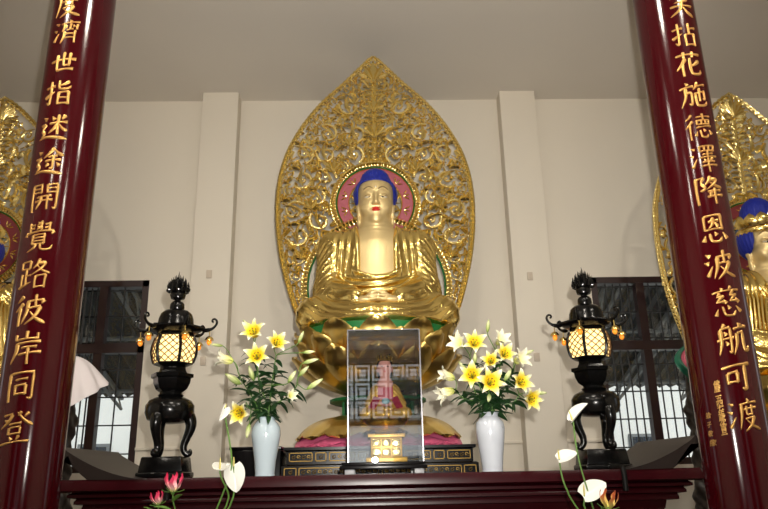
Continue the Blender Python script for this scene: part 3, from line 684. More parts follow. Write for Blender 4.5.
def scroll(mb, cx, cz, R, hand, ph, rnd, y0=0.0, lean_=1.0):
    n = 20; turns = 1.35; pts = []; w = []
    for i in range(n):
        t = i/(n-1); r = R*(1-.80*t**.8); a = ph+hand*2*PI*turns*t; pts.append((cx+r*math.cos(a), cz+r*math.sin(a))); w.append(R*(.155-.06*t))
    ribbon2(mb, pts, w, [q*1.0 for q in w], 6, y0)
    mb.ball((cx, y0, cz), R*.13, 6, 0, 4)
    if R > .035:
        for q in (rnd.choice((-1, 1)),):
            o = (1 if cx > 0 else -1); a = PI/2-o*(.25+.5*rnd.random())+q*.45; leaf2(mb, cx-math.cos(a)*R*.7, cz-math.sin(a)*R*.7, a-q*.5, R*1.9, R*.15, q*1.2, y0-.022, 9)
    k = 6 if R > .05 else 5
    if lean_ < 1: k = 4
    for j in range(k):
        a = ph+hand*2*PI*(.05+.16*j); r = R*(1-.1*j*.16)
        leaf2(mb, cx+r*math.cos(a), cz+r*math.sin(a), a+hand*(.55+.3*rnd.random()), R*(.75+.4*rnd.random()), R*.23, hand*(1.2+.8*rnd.random()), y0-.006)
    for j in range(3):
        a = ph+hand*2*PI*(.4+.22*j); r = R*.55
        leaf2(mb, cx+r*math.cos(a), cz+r*math.sin(a), a+hand*1.9, R*.5, R*.16, hand*1.6, y0-.008)
def palmette(mb, x, z, s, n=7, spread=1.15, y0=-.012):
    for k in range(n):
        u = -1+2*k/(n-1); leaf2(mb, x+u*s*.10, z, PI/2-u*spread, s*(1-.45*abs(u)), s*.13, u*.9*-1, y0-.012*(1-abs(u)))
    mb.ball((x, y0-.01, z), s*.12, 8, 0, 5)
def make_mandorla(hw, zb, zt, voids, seed, halo_c, palms, sizes=((.115, 700), (.092, 1200), (.072, 2500), (.054, 4000), (.040, 6000), (.029, 6000)), lean_=1.0):
    """hw(z) half width; returns the openwork and the rim as meshes in local x, y, z"""
    rnd = random.Random(seed); mb = MB(); C = []
    inside = lambda x, z, r: zb+.02 < z < zt and all(abs(x)+r*.9 <= hw(max(zb, min(zt, z+q*r)))-.015 for q in (-.8, 0, .8)) and all(math.hypot(x-v[0], z-v[1]) > v[2]+r*.85 for v in voids)
    for R, tries in sizes:
        for _ in range(tries):
            x = -rnd.random()*1.0; z = zb+(zt-zb)*rnd.random()
            if x > -R*1.02: continue
            if inside(x, z, R) and all(math.hypot(x-c[0], z-c[1]) > (R+c[2])*.97 for c in C): C.append((x, z, R))
    # one trunk of leaves up the axis
    zz = halo_c[1]+halo_c[2]+.02
    for x, z, R in C:
        st = rnd.random()*2*PI; hand = rnd.choice((-1, 1)); sd = rnd.random()
        for sx in (1, -1):
            r2 = random.Random(int(sd*1e6))
            scroll(mb, sx*x, z, R, hand*sx, st if sx > 0 else PI-st, r2, 0.0, lean_)
    # stems tie each scroll to its neighbours
    for i, (x, z, R) in enumerate(C):
        nb = sorted((math.hypot(x-c[0], z-c[1])-R-c[2], k) for k, c in enumerate(C) if k != i)[:3]
        for dist, k in nb:
            c = C[k]; L = math.hypot(c[0]-x, c[1]-z); ux, uz = (c[0]-x)/L, (c[1]-z)/L
            p = [(x+ux*R*.7, z+uz*R*.7), ((x+c[0])/2-uz*.006, (z+c[1])/2+ux*.006), (c[0]-ux*c[2]*.7, c[1]-uz*c[2]*.7)]
            for sx in (1, -1): ribbon2(mb, [(sx*a, b) for a, b in p], [.0075, .006, .0075], [.008]*3, 4, .004)
    # axis
    top = zt-.06
    if zz < top:
        ribbon2(mb, [(0, zz+(top-zz)*i/8) for i in range(9)], [.017-.001*i for i in range(9)], [.018]*9, 6)
        k = 0; z = zz
        while z < top-.04:
            for sx in (1, -1):
                if hw(z) > .16: leaf2(mb, 0, z, PI/2-sx*1.0, .12, .02, -sx*1.1, -.01); leaf2(mb, 0, z+.02, PI/2-sx*.5, .10, .017, sx*.9, -.012)
                else: leaf2(mb, 0, z, PI/2-sx*.6, hw(z)*.9, .014, -sx*.3, -.01)
            z += .06; k += 1
    for x, z, s, n in palms:
        palmette(mb, x, z, s, n)
        if x: palmette(mb, -x, z, s, n)
    # rim
    rim = MB(); N = 90
    for sx in (1, -1):
        pts = [(sx*hw(zb+(zt-zb)*i/N), zb+(zt-zb)*i/N) for i in range(N+1)]
        ribbon2(rim, pts, [.012]*(N+1), [.022]*(N+1), 8)
        ribbon2(rim, [(p[0]-sx*.028 if abs(p[0]) > .03 else 0, p[1]) for p in pts[:-1]], [.007]*N, [.016]*N, 6)
        for i in range(2, N-1):
            a = math.atan2(pts[i+1][1]-pts[i][1], pts[i+1][0]-pts[i][0]); leaf2(rim, pts[i][0]-sx*.004, pts[i][1], a+sx*(-.28), .062, .013, sx*.5, -.016, 5); leaf2(rim, pts[i][0]-sx*.012, pts[i][1], a+sx*.55, .075, .015, sx*-.9, -.018, 5)
    ribbon2(rim, [(-hw(zb)+.0+2*hw(zb)*i/8, zb) for i in range(9)], [.02]*9, [.024]*9, 8)
    return mb, rim
def bend(mb, f):
    mb.v = [(x, y+f(x, z), z) for x, y, z in mb.v]
def smooth_tab(tab):
    f = interp(tab); a, b = tab[0][0], tab[-1][0]; n = 160; zs = np.linspace(a, b, n+1); w = np.array([f(z) for z in zs])
    for _ in range(30): w[1:-1] = (w[:-2]+2*w[1:-1]+w[2:])/4
    return list(zip(zs.tolist(), w.tolist()))
def up_z(z): return 1.5+(z-1.5)*KK
def interp(tab):
    zs = np.array([a for a, b in tab]); ws = np.array([b for a, b in tab]); return lambda z: float(np.interp(z, zs, ws))
MY = 6.62; KK = MY/6.3
rows = [(58, 0), (62, 4.5), (67, 11), (76, 20), (84, 28), (101, 50), (125, 71), (150, 86.5), (175, 95), (200, 98.5), (230, 98.5), (260, 95), (290, 88), (310, 82), (330, 74), (350, 64), (372, 52)]
tab = []
for y, w in rows:
    p = at(374.5, y, MY); a = at(374.5+w, y, MY)[0]-at(374.5-w, y, MY)[0]; tab.append((p[2], a/2))
tab.sort(); tab = smooth_tab(tab); hwm = interp(tab); ZB, ZT = tab[0][0], tab[-1][0]
hc = (0, up_z(3.995), .435*KK); bc = (0, up_z(3.17), .70*KK)
def ringobj(name, r0, r1, d, c, y, m, parent, n=72, beads=0, clip=None):
    mb = MB(); a0, a1 = (clip if clip else (0, 2*PI)); k = n; pts = []
    full = clip is None
    R = []
    for i in range(k+(0 if full else 1)):
        a = a0+(a1-a0)*i/k; ca, sa = math.cos(a), math.sin(a)
        R.append([(c[0]+r0*ca, y, c[1]+r0*sa), (c[0]+r0*ca, y-d, c[1]+r0*sa), (c[0]+(r0+r1)/2*ca, y-d*1.25, c[1]+(r0+r1)/2*sa), (c[0]+r1*ca, y-d, c[1]+r1*sa), (c[0]+r1*ca, y, c[1]+r1*sa)])
    if full: R.append(R[0])
    mb.rings(R, 0, cap=not full)
    for i in range(beads):
        a = a0+(a1-a0)*(i+.5)/beads; ca, sa = math.cos(a), math.sin(a); rm = (r0+r1)/2; w = (r1-r0)/2
        mb.tube([(c[0]+(rm-w)*ca, y-d*.9, c[1]+(rm-w)*sa), (c[0]+rm*ca, y-d*1.6, c[1]+rm*sa), (c[0]+(rm+w)*ca, y-d*.9, c[1]+(rm+w)*sa)], [PI*rm/beads*.4, PI*rm/beads*.55*(a1-a0)/PI, PI*rm/beads*.4], 6)
    return mb.build(name, m, parent, smooth=50)
def halo(parent, c, R, y, rose='pink'):
    h = ringobj('halo_border', R*.875, R, .03, c, y, M['golddeep'], parent, beads=84)
    ringobj('green_line', R*.85, R*.875, .018, c, y, M['green'], h)
    ringobj('gold_line', R*.828, R*.85, .022, c, y, M['gold'], h)
    p = ringobj('rose_ring', R*.60, R*.828, .012, c, y, M[rose], h)
    ringobj('inner_line', R*.57, R*.60, .024, c, y, M['gold'], h)
    for k in range(12):
        mb = MB(); a = PI/12+k*PI/6; 
        for q in (-1, 0, 1): leaf2(mb, c[0]+R*(.66)*math.cos(a+q*.06), c[1]+R*.66*math.sin(a+q*.06), a+q*.5, R*.12, R*.018, q*.6, y-.018, 5)
        mb.ball((c[0]+R*.665*math.cos(a), y-.016, c[1]+R*.665*math.sin(a)), R*.022, 6, 0, 4); mb.build('gold_spray', M['gold'], h, smooth=30)
    mb = MB()
    for k in range(10):
        a = k*PI/5; 
        for q in (-1, 1): leaf2(mb, c[0]+R*.3*math.cos(a), c[1]+R*.3*math.sin(a), a+q*.35, R*.36, R*.03, q*1.0, y-.012, 6)
        leaf2(mb, c[0]+R*.2*math.cos(a), c[1]+R*.2*math.sin(a), a, R*.40, R*.022, 0, y-.012, 6)
    mb.ball((c[0], y, c[1]), (R*.24, .02, R*.24), 16, 0, 6); mb.build('halo_tracery', M['golddeep'], h, smooth=30)
    return h
leanf = lambda x, z: -.03*max(0, (z-4.35)/1.35)**2
t = thing('mandorla', 'tall pointed gold openwork mandorla of carved scrolls behind the central Buddha', 'mandorla', (0, MY, 0))
MAIN_M = t
openw, rim = make_mandorla(hwm, ZB, ZT, [hc, bc], 11, hc, [(0, ZT-.31, .25, 7)]+[(x*KK, up_z(z), s, n) for x, z, s, n in ((0, 4.99, .17, 7), (0, 4.70, .20, 9), (-.40, 4.34, .15, 7), (-.62, 3.95, .14, 7), (-.70, 3.45, .13, 7), (-.25, 4.62, .13, 7), (-.2, 5.08, .11, 5))])
for q in (openw, rim): bend(q, lambda x, z: leanf(x, z)+MY)
openw.build('openwork', M['golddeep'], t, smooth=30); rim.build('border_rim', M['golddeep'], t, smooth=40)
halo(t, hc, hc[2], MY-.02)
b = ringobj('body_halo', .645*KK, .70*KK, .03, bc, MY-.01, M['golddeep'], t, n=80, beads=96, clip=(-.35*PI, 1.35*PI)); ringobj('green_line', .631*KK, .645*KK, .016, bc, MY-.01, M['green'], b, n=80, clip=(-.35*PI, 1.35*PI))
# what carries it: a post behind the throne
MB().box((-.5, MY-.02, ZB-.03), (.5, MY+.06, ZB+.05)).build('foot_rail', M['golddeep'], t, bevel=.01)
for x in (-.14, .14): MB().tube([(x, MY+.02, 0), (x, MY+.02, ZB)], .035, 10).build('post', M['golddeep'], t)

MAIN_M.location.x = .018
# side altars: a bodhisattva before a mandorla at either edge
SX = 3.64*KK; SB = 3.50
tab2 = [(2.0, .55), (2.3, .68), (2.6, .80), (2.9, .88), (3.2, .93), (3.6, .945), (3.95, .92), (4.25, .83), (4.5, .68), (4.7, .50), (4.88, .31), (5.0, .20), (5.09, .11), (5.15, 0.0)]
tab2 = smooth_tab([(up_z(a), b*KK) for a, b in tab2]); hws = interp(tab2); hc2 = (0, up_z(3.60), .42*KK)
openw, rim = make_mandorla(hws, up_z(2.0), up_z(5.15), [hc2, (0, up_z(2.75), .55)], 29, hc2, [(0, up_z(4.88), .24, 11), (0, up_z(4.4), .18, 9), (-.75, up_z(3.4), .13, 7)], ((.15, 500), (.12, 900), (.09, 2000), (.062, 4000), (.042, 6000)), 0.5)
side_mesh = {}
for key, q in (('openwork', openw), ('border_rim', rim)):
    bend(q, lambda x, z: -.05*max(0, (z-4)/1.2)**2); o = q.build(key, M['golddeep'], None, smooth=30); side_mesh[key] = o.data; bpy.data.objects.remove(o)
def crown(t):
    m = MB(); m.lathe([(.200, 1.30), (.207, 1.31), (.207, 1.345), (.200, 1.355)], 40, (0, .02, 0))
    for k in range(28): a = 2*PI*k/28; m.ball((.206*math.cos(a), .02+.206*math.sin(a), 1.30), .010, 6, 0, 4)
    m.build('crown_band', M['gold'], t, local=True)
    for k in range(7):
        a = -PI/2+(k-3)*.42; m = MB(); rows = []
        for i in range(7):
            v = i/6; w = .055*math.sin(PI*min(1, .25+v*.75))**.8+.001; rows.append([(w*u, -.212-.02*math.sin(PI*v)-.012*(1-u*u), 1.35+v*(.15 if k == 3 else .11)) for u in (-1, -.5, 0, .5, 1)])
        ca, sa = math.cos(a+PI/2), math.sin(a+PI/2); rows = [[(x*ca-y*sa, .02+x*sa+y*ca, z) for x, y, z in r] for r in rows]
        m.shell(rows, .008); m.ball((math.sin(a+PI/2)*.236, .02-math.cos(a+PI/2)*.236, 1.40), .014, 8, 0, 5); m.build('crown_leaf', M['gold'], t, local=True)
def crownhair_sdf(P):
    x, y, z = P; X = np.abs(x)
    d = ell(P, (0, .03, 1.25), (.218, .205, .20)); d = smin(d, ell(P, (0, .03, 1.48), (.150, .145, .19)), .05)
    d = d-.003*np.sin(np.arctan2(x, y-.03)*40)
    face = smax(smax(X-.150, z-1.33+.6*x*x, .04), y-.02, .03)
    return smax(d, -face, .012)
ME_CHAIR = mkmesh(crownhair_sdf, (-.32, -.22, .95), (.32, .28, 1.74), .008, 'hair', M['blue'])
def strands(t, seed=4):
    """pleated gold sash ends and necklace swags"""
    rnd = random.Random(seed)
    for s in (-1, 1):
        m = MB()
        for k in range(9):
            x0 = s*(.20+.032*k); pts = [(x0, -.10-.01*k, .86-.02*k), (x0*1.04, -.20, .66), (x0*1.10+s*.02, -.22-.005*k, .46), (x0*1.18+s*.03, -.26, .28), (x0*1.22+s*.02, -.33, .10)]
            m.tube([tuple(np.array(p)) for p in pts], [.012, .014, .013, .014, .008], 6)
        m.build('sash', M['gold'], t, local=True)
    m = MB()
    for r in (.19, .25): m.tube([(r*math.sin(a), -.21-.03*math.cos(a), .86-r*1.05*math.cos(a)*.9) for a in np.linspace(-1.25, 1.25, 20)], .012, 6)
    m.ball((0, -.27, .62), .03, 8, 0, 6); m.build('necklace', M['gold'], t, local=True)
side_petal = bpy.data.meshes.get('lotus_petal')
for sx in (-1, 1):
    nm = 'left' if sx < 0 else 'right'
    t = thing('mandorla', 'gold openwork mandorla partly hidden behind the %s red column' % nm, 'mandorla', (sx*SX, MY, 0), 'side mandorlas')
    link(side_mesh['openwork'], 'openwork', t); link(side_mesh['border_rim'], 'border_rim', t)
    h = halo(t, (sx*SX, hc2[1]), hc2[2], MY-.02, 'darkrose'); ringobj('blue_ring', .14, .19, .03, (sx*SX, hc2[1]), MY-.02, M['teal'], h)
    for x in (-.3, .3): MB().tube([(sx*SX+x, MY, 0), (sx*SX+x, MY, up_z(2.0)+.02)], .035, 10).build('post', M['golddeep'], t)
    st = seated('bodhisattva_statue', 'gilded seated bodhisattva with blue hair and gold crown at the %s edge' % nm, (sx*SB, SY, 2.20), hair=False)
    link(ME_CHAIR, 'hair', st); crown(st); strands(st)
    l = thing('lotus_throne', 'gold lotus throne under the crowned figure at the %s edge' % nm, 'lotus throne', (sx*SB, SY, -.54), 'side lotus thrones')
    MB().lathe([(.05, 2.12), (.27, 2.14), (.44, 2.22), (.52, 2.36), (.56, 2.5), (.60, 2.735), (.1, 2.74)], 48).build('seed_pod', M['goldpetal'], l, local=True)
    MB().lathe([(.62, 1.54), (.62, 1.62), (.5, 1.72), (.3, 1.8), (.22, 2.0), (.3, 2.14)], 48).build('throne_foot', M['goldpetal'], l, local=True)
    for w, pr, ph in ((.185, bowl(.22, 2.135, .61, 2.50, .15), 0), (.165, bowl(.42, 2.24, .63, 2.65, .06), PI/12)):
        ring_of_petals('lotus_petal', petal_mesh('lotus_petal', petal_grid(w, pr, cup=.38, nv=16), .012, M['goldpetal']), None, 12, l, 0, ph)
    p = thing('statue_plinth', 'dark lacquered plinth behind the %s red column' % nm, 'plinth', (sx*SX, SY, 0), 'side plinths')
    boxobj('pedestal_core', (sx*SX-.65, 5.3, 0), (sx*SX+.65, 6.45, .92), M['plinth'], p, .01); boxobj('upper_tier', (sx*SX-.72, 5.24, .92), (sx*SX+.72, 6.5, 1.0), M['plinth'], p, .01)
# cloths and the dark carved stands that carry them
def stand(sx, x, y, ztop, lab):
    t = thing('carved_stand', lab, 'stand', (x, y, 0))
    tabs = interp([(0, .20), (.08, .20), (.12, .15), (.2, .10), (.5, .12), (.8, .09), (1.1, .11), (1.3, .13), (1.5, .10), (1.8, .085), (1.95, .11), (2.05, .08), (ztop-.03, .05), (ztop, .02)])
    def post(P):
        a = np.arctan2(P[1]-y, P[0]-x); rad = np.vectorize(tabs)(P[2][0, 0, :])[None, None, :]
        amp = .016*((P[2] > 1.2) & (P[2] < 2.1)); d = np.hypot(P[0]-x, P[1]-y)-rad-.012-amp*(np.sin(a*5+P[2]*14)*np.cos(P[2]*34))
        return np.maximum(d*.8, np.maximum(P[2]-ztop, .005-P[2]))
    sdf(MB(), post, (x-.25, y-.25, -.02), (x+.25, y+.25, ztop+.03), .014).build('carved_post', M['wood'], t)
    return t
stand(-1, -2.44, 5.55, 2.43, 'dark post hidden under the pleated white cloth'); stand(1, 2.55, 5.6, 2.43, 'dark carved post under the green and pink ribbon')
mb = MB(); rows = []
for i in range(14):
    v = i/13; row = []
    for j in range(97):
        a = 2*PI*j/96; r = (.035+.255*v**.62)*(1+.055*v*math.cos(12*a)); z = 2.44-.38*v**1.5+.15*v*v*math.cos(a)+.10*v*v*math.sin(a)
        row.append((-2.44+r*math.cos(a)+.03*v, 5.55+r*math.sin(a)*.8, z))
    rows.append(row)
mb.shell(rows, .006); tag(mb.build('pleated_cloth', M['cloth'], None, smooth=60), 'pleated white cloth hanging in front of the left window beside the column', 'cloth')
t = thing('ribbon', 'green ribbon with a pink edge hanging beside the right red column', 'ribbon', (2.40, 5.48, 2.43))
def rib(name, off, w, m, fy=0.0):
    rows = []
    for i in range(14):
        v = i/13; x = 2.47-.11*math.sin(PI*min(1, v*1.1))-.03*v+off; z = 2.445-.30*v; y = 5.50+fy*v-.10*math.sin(PI*v*.7)-.03*v
        rows.append([(x+w*(u-.5)*(.5+.9*v), y+.02*math.sin(u*6+v*2), z+.02*u*v) for u in np.linspace(0, 1, 7)])
    MB().shell(rows, .006).build(name, m, t)
rib('green_tail', -.005, .055, M['ribbong']); rib('pink_tail', .030, .035, M['ribbonp'], -.025)
SKY, FLASH, SUN, LAMPS = 1.2, 1030.0, 3.0, 150.0
# ================================================================== BRONZE LANTERNS
LY = 4.6
def zl(y): return float(at(168, y+2.4*max(0, min(1, (400-y)/60)), LY)[2])-AT
K = .00622
def hexring(r, z, ph=PI/6, n=6, inner=1.0):
    return [(r*math.cos(ph+2*PI*k/n-PI/2), r*math.sin(ph+2*PI*k/n-PI/2), z) for k in range(n)]
def lantern(label, loc):
    t = thing('bronze_lantern', label, 'lantern', loc, 'lit bronze lanterns')
    B = M['bronze']
    def lat(name, prof, n=40, ph=0.0, sm=40): return MB().lathe(prof, n, (0, 0, 0), 0, ph).build(name, B, t, smooth=sm, local=True)
    z0 = zl(468)
    m = MB(); m.rings([hexring(.178, 0, PI/4, 4), hexring(.178, .028, PI/4, 4)]) if False else None
    m.lathe([(.196, 0), (.202, .008), (.202, .03), (.194, .036)], 4, ph=PI/4); m.lathe([(.188, .036), (.172, zl(457)-.004), (.164, zl(457))], 4, ph=PI/4)
    m.build('base', B, t, bevel=.004, local=True)
    zf = zl(457)
    # three cabriole legs
    zb = zl(418)
    for k, a in enumerate((100, -20, -140)):
        A = math.radians(a)-PI/2; pts = []
        prof = [(.095, zl(412), .050), (.132, zl(419), .046), (.140, zl(427), .038), (.118, zl(437), .030), (.098, zl(445), .026), (.100, zl(451), .024), (.118, zl(454.5), .023), (.138, zl(454.5), .021), (.143, zl(451.5), .015), (.134, zl(450), .010)]
        for r, z, w in prof: pts.append((r*math.cos(A), r*math.sin(A), z))
        # resample smoothly
        P = np.array(pts); W = np.array([p[2]*.86 for p in prof]); s = np.linspace(0, len(P)-1, 34); i = np.arange(len(P))
        Q = np.stack([np.interp(s, i, P[:, c]) for c in range(3)], 1)
        for _ in range(3): Q[1:-1] = (Q[:-2]+2*Q[1:-1]+Q[2:])/4
        MB().tube(Q.tolist(), np.interp(s, i, W).tolist(), 12).build('leg', B, t, local=True)
    lat('bulb_body', [(.03, zl(424)), (.09, zl(423)), (.136, zl(420)), (.153, zl(413)), (.152, zl(406)), (.132, zl(401)), (.095, zl(398)), (.072, zl(396.5))])
    lat('collar', [(.072, zl(397)), (.082, zl(395.5)), (.072, zl(394)), (.066, zl(391))])
    lat('hexagonal_bowl', [(.066, zl(393)), (.10, zl(389)), (.118, zl(383)), (.122, zl(378)), (.138, zl(377)), (.138, zl(373.5)), (.10, zl(372.5))], 6, PI/6-PI/2+PI/6*0, 20)
    lat('neck', [(.098, zl(373)), (.085, zl(369)), (.082, zl(366)), (.105, zl(364.5)), (.128, zl(363.5)), (.128, zl(362)), (.10, zl(361.5))], 6, PI/6-PI/2, 20)
    # light chamber: six bowed panels between ribs
    zt, zbm = zl(335.5), zl(362)
    def R(v): return .116+.025*math.sin(PI*(.08+.86*v))
    for k in range(6):
        a0, a1 = PI/6+k*PI/3-PI/2, PI/6+(k+1)*PI/3-PI/2
        def pt(u, v, off=0.0):
            r = R(v)+off; p = np.array([math.cos(a0), math.sin(a0)])*(1-u)+np.array([math.cos(a1), math.sin(a1)])*u
            bow = 1+.06*4*u*(1-u); return (p[0]*r*bow, p[1]*r*bow, zbm+(zt-zbm)*v)
        rows = [[pt(u, v) for u in np.linspace(0, 1, 7)] for v in np.linspace(0, 1, 9)]
        pn = MB().shell([r[::-1] for r in rows], .004).build('light_panel', M['panel'], t, local=True)
        m = MB(); n = 6
        for s in (1, -1):
            for q in range(-n, n+1):
                pts = []
                for i in range(13):
                    v = i/12; u = q/3+v*1.3*s+(0 if s > 0 else 0)
                    if 0 <= u <= 1: pts.append(pt(u, v, .004))
                if len(pts) > 1: m.tube(pts, .0036, 5)
        m.build('lattice', M['lattice'], pn, local=True)
        MB().tube([(R(v)*1.03*math.cos(a0), R(v)*1.03*math.sin(a0), zbm+(zt-zbm)*v) for v in np.linspace(0, 1, 9)], .0105, 8).build('rib', B, t, local=True)
    MB().lathe([(.03, zbm+.01), (.03, zt-.01)], 12).build('lamp_tube', M['panel'], t, local=True)
    # roof
    m = MB(); m.lathe([(.10, zt-.002), (.122, zt+.004), (.125, zl(333)), (.118, zl(332))], 6, ph=PI/6-PI/2)
    m.lathe([(.10, zl(333.5)), (.170, zl(330)), (.196, zl(327)), (.190, zl(325.2)), (.13, zl(324.2))], 6, ph=PI/6-PI/2)
    m.build('eave', B, t, smooth=30, local=True)
    m = MB()
    for k in range(36): a = 2*PI*k/36; m.tube([(.118*math.cos(a), .118*math.sin(a), zl(331)), (.136*math.cos(a), .136*math.sin(a), zl(324.5))], .0065, 5)
    m.build('fluting', B, t, local=True)
    lat('roof_dome', [(.128, zl(326)), (.116, zl(322)), (.112, zl(317)), (.100, zl(312)), (.078, zl(309.2)), (.045, zl(308))], 36)
    lat('roof_knob', [(.042, zl(308.5)), (.048, zl(306)), (.046, zl(302)), (.036, zl(300)), (.022, zl(299)), (.020, zl(297.5))], 28)
    m = MB(); m.lathe([(.02, zl(298)), (.045, zl(296.5)), (.052, zl(293)), (.046, zl(290.5)), (.066, zl(289.8)), (.068, zl(288.6)), (.02, zl(288))], 24)
    for k in range(8): a = k*PI/4; m.tube([(.055*math.cos(a), .055*math.sin(a), zl(290)), (.074*math.cos(a), .074*math.sin(a), zl(288.6)), (.078*math.cos(a), .078*math.sin(a), zl(286.8))], [.010, .008, .003], 6)
    m.build('finial_bowl', B, t, local=True)
    m = MB(); rnd = random.Random(7)
    for ring, (r, n, h) in enumerate(((.060, 13, .062), (.044, 10, .085), (.024, 6, .105), (0, 1, .135))):
        for k in range(n):
            a = 2*PI*(k+.5*ring)/n; x, y = r*math.cos(a), r*math.sin(a); zz = zl(288.5)
            m.tube([(x, y, zz-.004), (x*1.14, y*1.14, zz+h*.45), (x*1.02+.004*math.cos(a+1), y*1.02+.004*math.sin(a+1), zz+h*.8), (x*1.12, y*1.12, zz+h)], [.0100, .0075, .0038, .0008], 6)
    m.build('flame_finial', B, t, local=True)
    # six up-curled hooks with hanging amber lamps
    for k in range(6):
        a = PI/6+k*PI/3-PI/2; ca, sa = math.cos(a), math.sin(a); ze = zl(327)
        prof = [(.165, 0, .014), (.195, -.012, .014), (.215, -.008, .015), (.235, -.004, .010), (.258, .012, .0085), (.272, .036, .008), (.268, .058, .0075), (.252, .068, .007), (.238, .060, .0065), (.238, .048, .006), (.248, .044, .007)]
        i = np.arange(len(prof)); s = np.linspace(0, len(prof)-1, 30); P = np.array(prof); Q = np.stack([np.interp(s, i, P[:, c]) for c in range(3)], 1)
        for _ in range(2): Q[1:-1] = (Q[:-2]+2*Q[1:-1]+Q[2:])/4
        h = MB().tube([(q[0]*ca, q[0]*sa, ze+q[1]) for q in Q], [q[2] for q in Q], 8).build('hook', B, t, local=True)
        x, y = .225*ca, .225*sa; l = MB(); l.tube([(x, y, ze-.01), (x, y, ze-.055)], .003, 5); l.lathe([(.006, ze-.05), (.018, ze-.056), (.027, ze-.068), (.030, ze-.078), (.01, ze-.079)], 16, (x, y, 0)); l.build('lamp_cap', M['gold'], h, local=True)
        MB().lathe([(.010, ze-.076), (.016, ze-.085), (.017, ze-.094), (.010, ze-.107), (.003, ze-.111)], 14, (x, y, 0)).build('amber_bulb', M['amber'], h, local=True)
    for pn_ in ():
        pass
    return t
AL = lantern('lit black bronze lantern left of the lilies, in front of the left window', (-1.352, LY, AT))
AR = copy_tree(AL); AR.location = (1.395, LY, AT-.004); AR.rotation_euler = (0, 0, math.radians(0)); AR.scale = (-1, 1, 1)
AR['label'] = 'lit black bronze lantern right of the lilies, in front of the right window'
for sx, o in ((-1, AL), (1, AR)):      # a thick black tube bent over the altar's edge
    x = sx*1.235 if sx < 0 else 1.40
    c = MB().tube([(x, 4.45, AT+.012), (x, 4.27, AT+.011), (x, 4.242, AT+.002), (x, 4.236, AT-.03), (x, 4.236, AT-.12)], .016, 10).build('black_tube', M['black'], None)
    tag(c, 'thick black tube over the altar edge below the %s lantern' % ('left' if sx < 0 else 'right'), 'cord', 'black tubes below the lanterns')

# ================================================================== VASES AND LILIES
def vase(label, x, y, prof, m):
    t = thing('flower_vase', label, 'vase', (x, y, AT), 'lily vases')
    inner = [(max(.012, r-.008), z) for r, z in prof[::-1] if z > .03]
    MB().lathe(prof+inner, 48, (x, y, AT)).build('vase_body', m, t)
    MB().lathe([(prof[0][0]-.004, 0), (prof[0][0]+.003, .002), (prof[0][0]+.002, .012), (prof[0][0]-.003, .014)], 48, (x, y, AT)).build('foot_ring', m, t)
    return t
VL = (-.727, 4.55); VR = (.688, 4.55)
vase('pale blue celadon vase of lilies left of the glass case', *VL, [(.058, 0), (.060, .02), (.066, .09), (.082, .19), (.092, .25), (.088, .29), (.074, .315), (.058, .332), (.052, .345), (.058, .355)], M['porcelain'])
vase('white porcelain vase of lilies right of the glass case', *VR, [(.062, 0), (.064, .02), (.072, .10), (.086, .20), (.092, .26), (.086, .30), (.066, .325), (.054, .338), (.056, .352), (.064, .36)], M['porcelainw'])
def frame(d):
    d = np.array(d, float); d /= np.linalg.norm(d); a = np.array([0, 0, 1.0]) if abs(d[2]) < .9 else np.array([1.0, 0, 0])
    u = np.cross(a, d); u /= np.linalg.norm(u); return u, np.cross(d, u), d
def petal3(mb, c, F, ang, L, W, open_, tip, mi=0, th=.0016, ruffle=.004, nv=10, nu=7, cone_=.10):
    """one petal of a trumpet flower: rises along the axis then folds outward"""
    u, v, d = F; e = u*math.cos(ang)+v*math.sin(ang); q = -u*math.sin(ang)+v*math.cos(ang); rows = []
    x, z = .004, 0.0; th0 = cone_
    for i in range(nv):
        s = i/(nv-1); a = th0+(open_-th0)*min(1, s*1.35)**1.2+tip*max(0, s-.55)**2*4
        hw = W*(math.sin(PI*(.10+.90*s**.9))**.8)*(1-.25*s)+.0005; row = []
        for j in range(nu):
            w = -1+2*j/(nu-1); lift = .30*hw*w*w*(1-.5*s)+ruffle*math.sin(s*17+j*2)*abs(w)*s-.06*hw*math.exp(-(w/.2)**2)
            n = e*(-math.cos(a))+d*math.sin(a)      # inward normal of the petal
            row.append(np.array(c)+e*x+d*z+q*(hw*w)+n*lift*1.0)
        rows.append(row); x += L/(nv-1)*math.sin(a); z += L/(nv-1)*math.cos(a)
    mb.shell(rows, th, mi)
def lily_bloom(par, c, d, size, open_, rnd, m, anthers=True):
    F = frame(d); mb = MB(); ph = rnd.random()*PI
    for k in range(6):
        outer = k % 2; petal3(mb, np.array(c)-F[2]*size*.45, F, ph+k*PI/3, size*(1.45 if not outer else 1.38), size*(.36 if not outer else .26), open_+.08*outer+rnd.uniform(-.08, .08), .9+.5*rnd.random(), ruffle=.05*size, cone_=.22)
    b = mb.build('bloom', m, par)
    if anthers:
        mb = MB()
        for k in range(6):
            a = ph+k*PI/3+.4; e = F[0]*math.cos(a)+F[1]*math.sin(a); p0 = np.array(c)-F[2]*size*.3; p1 = np.array(c)+F[2]*size*.25+e*size*.22
            q = -F[0]*math.sin(a)+F[1]*math.cos(a); mb.tube([p1-q*size*.065, p1+F[2]*size*.02, p1+q*size*.065], [.0016, .0030, .0016], 5)
        mb.build('anther', M['stamen'], b)
        mb = MB()
        for k in range(6):
            a = ph+k*PI/3+.4; e = F[0]*math.cos(a)+F[1]*math.sin(a); mb.tube([np.array(c)-F[2]*size*.3, np.array(c)+F[2]*size*.25+e*size*.22], .0012, 5)
        mb.tube([np.array(c)-F[2]*size*.3, np.array(c)+F[2]*size*.42], [.0022, .0026], 6); mb.build('filament', M['stem'], b)
    return b
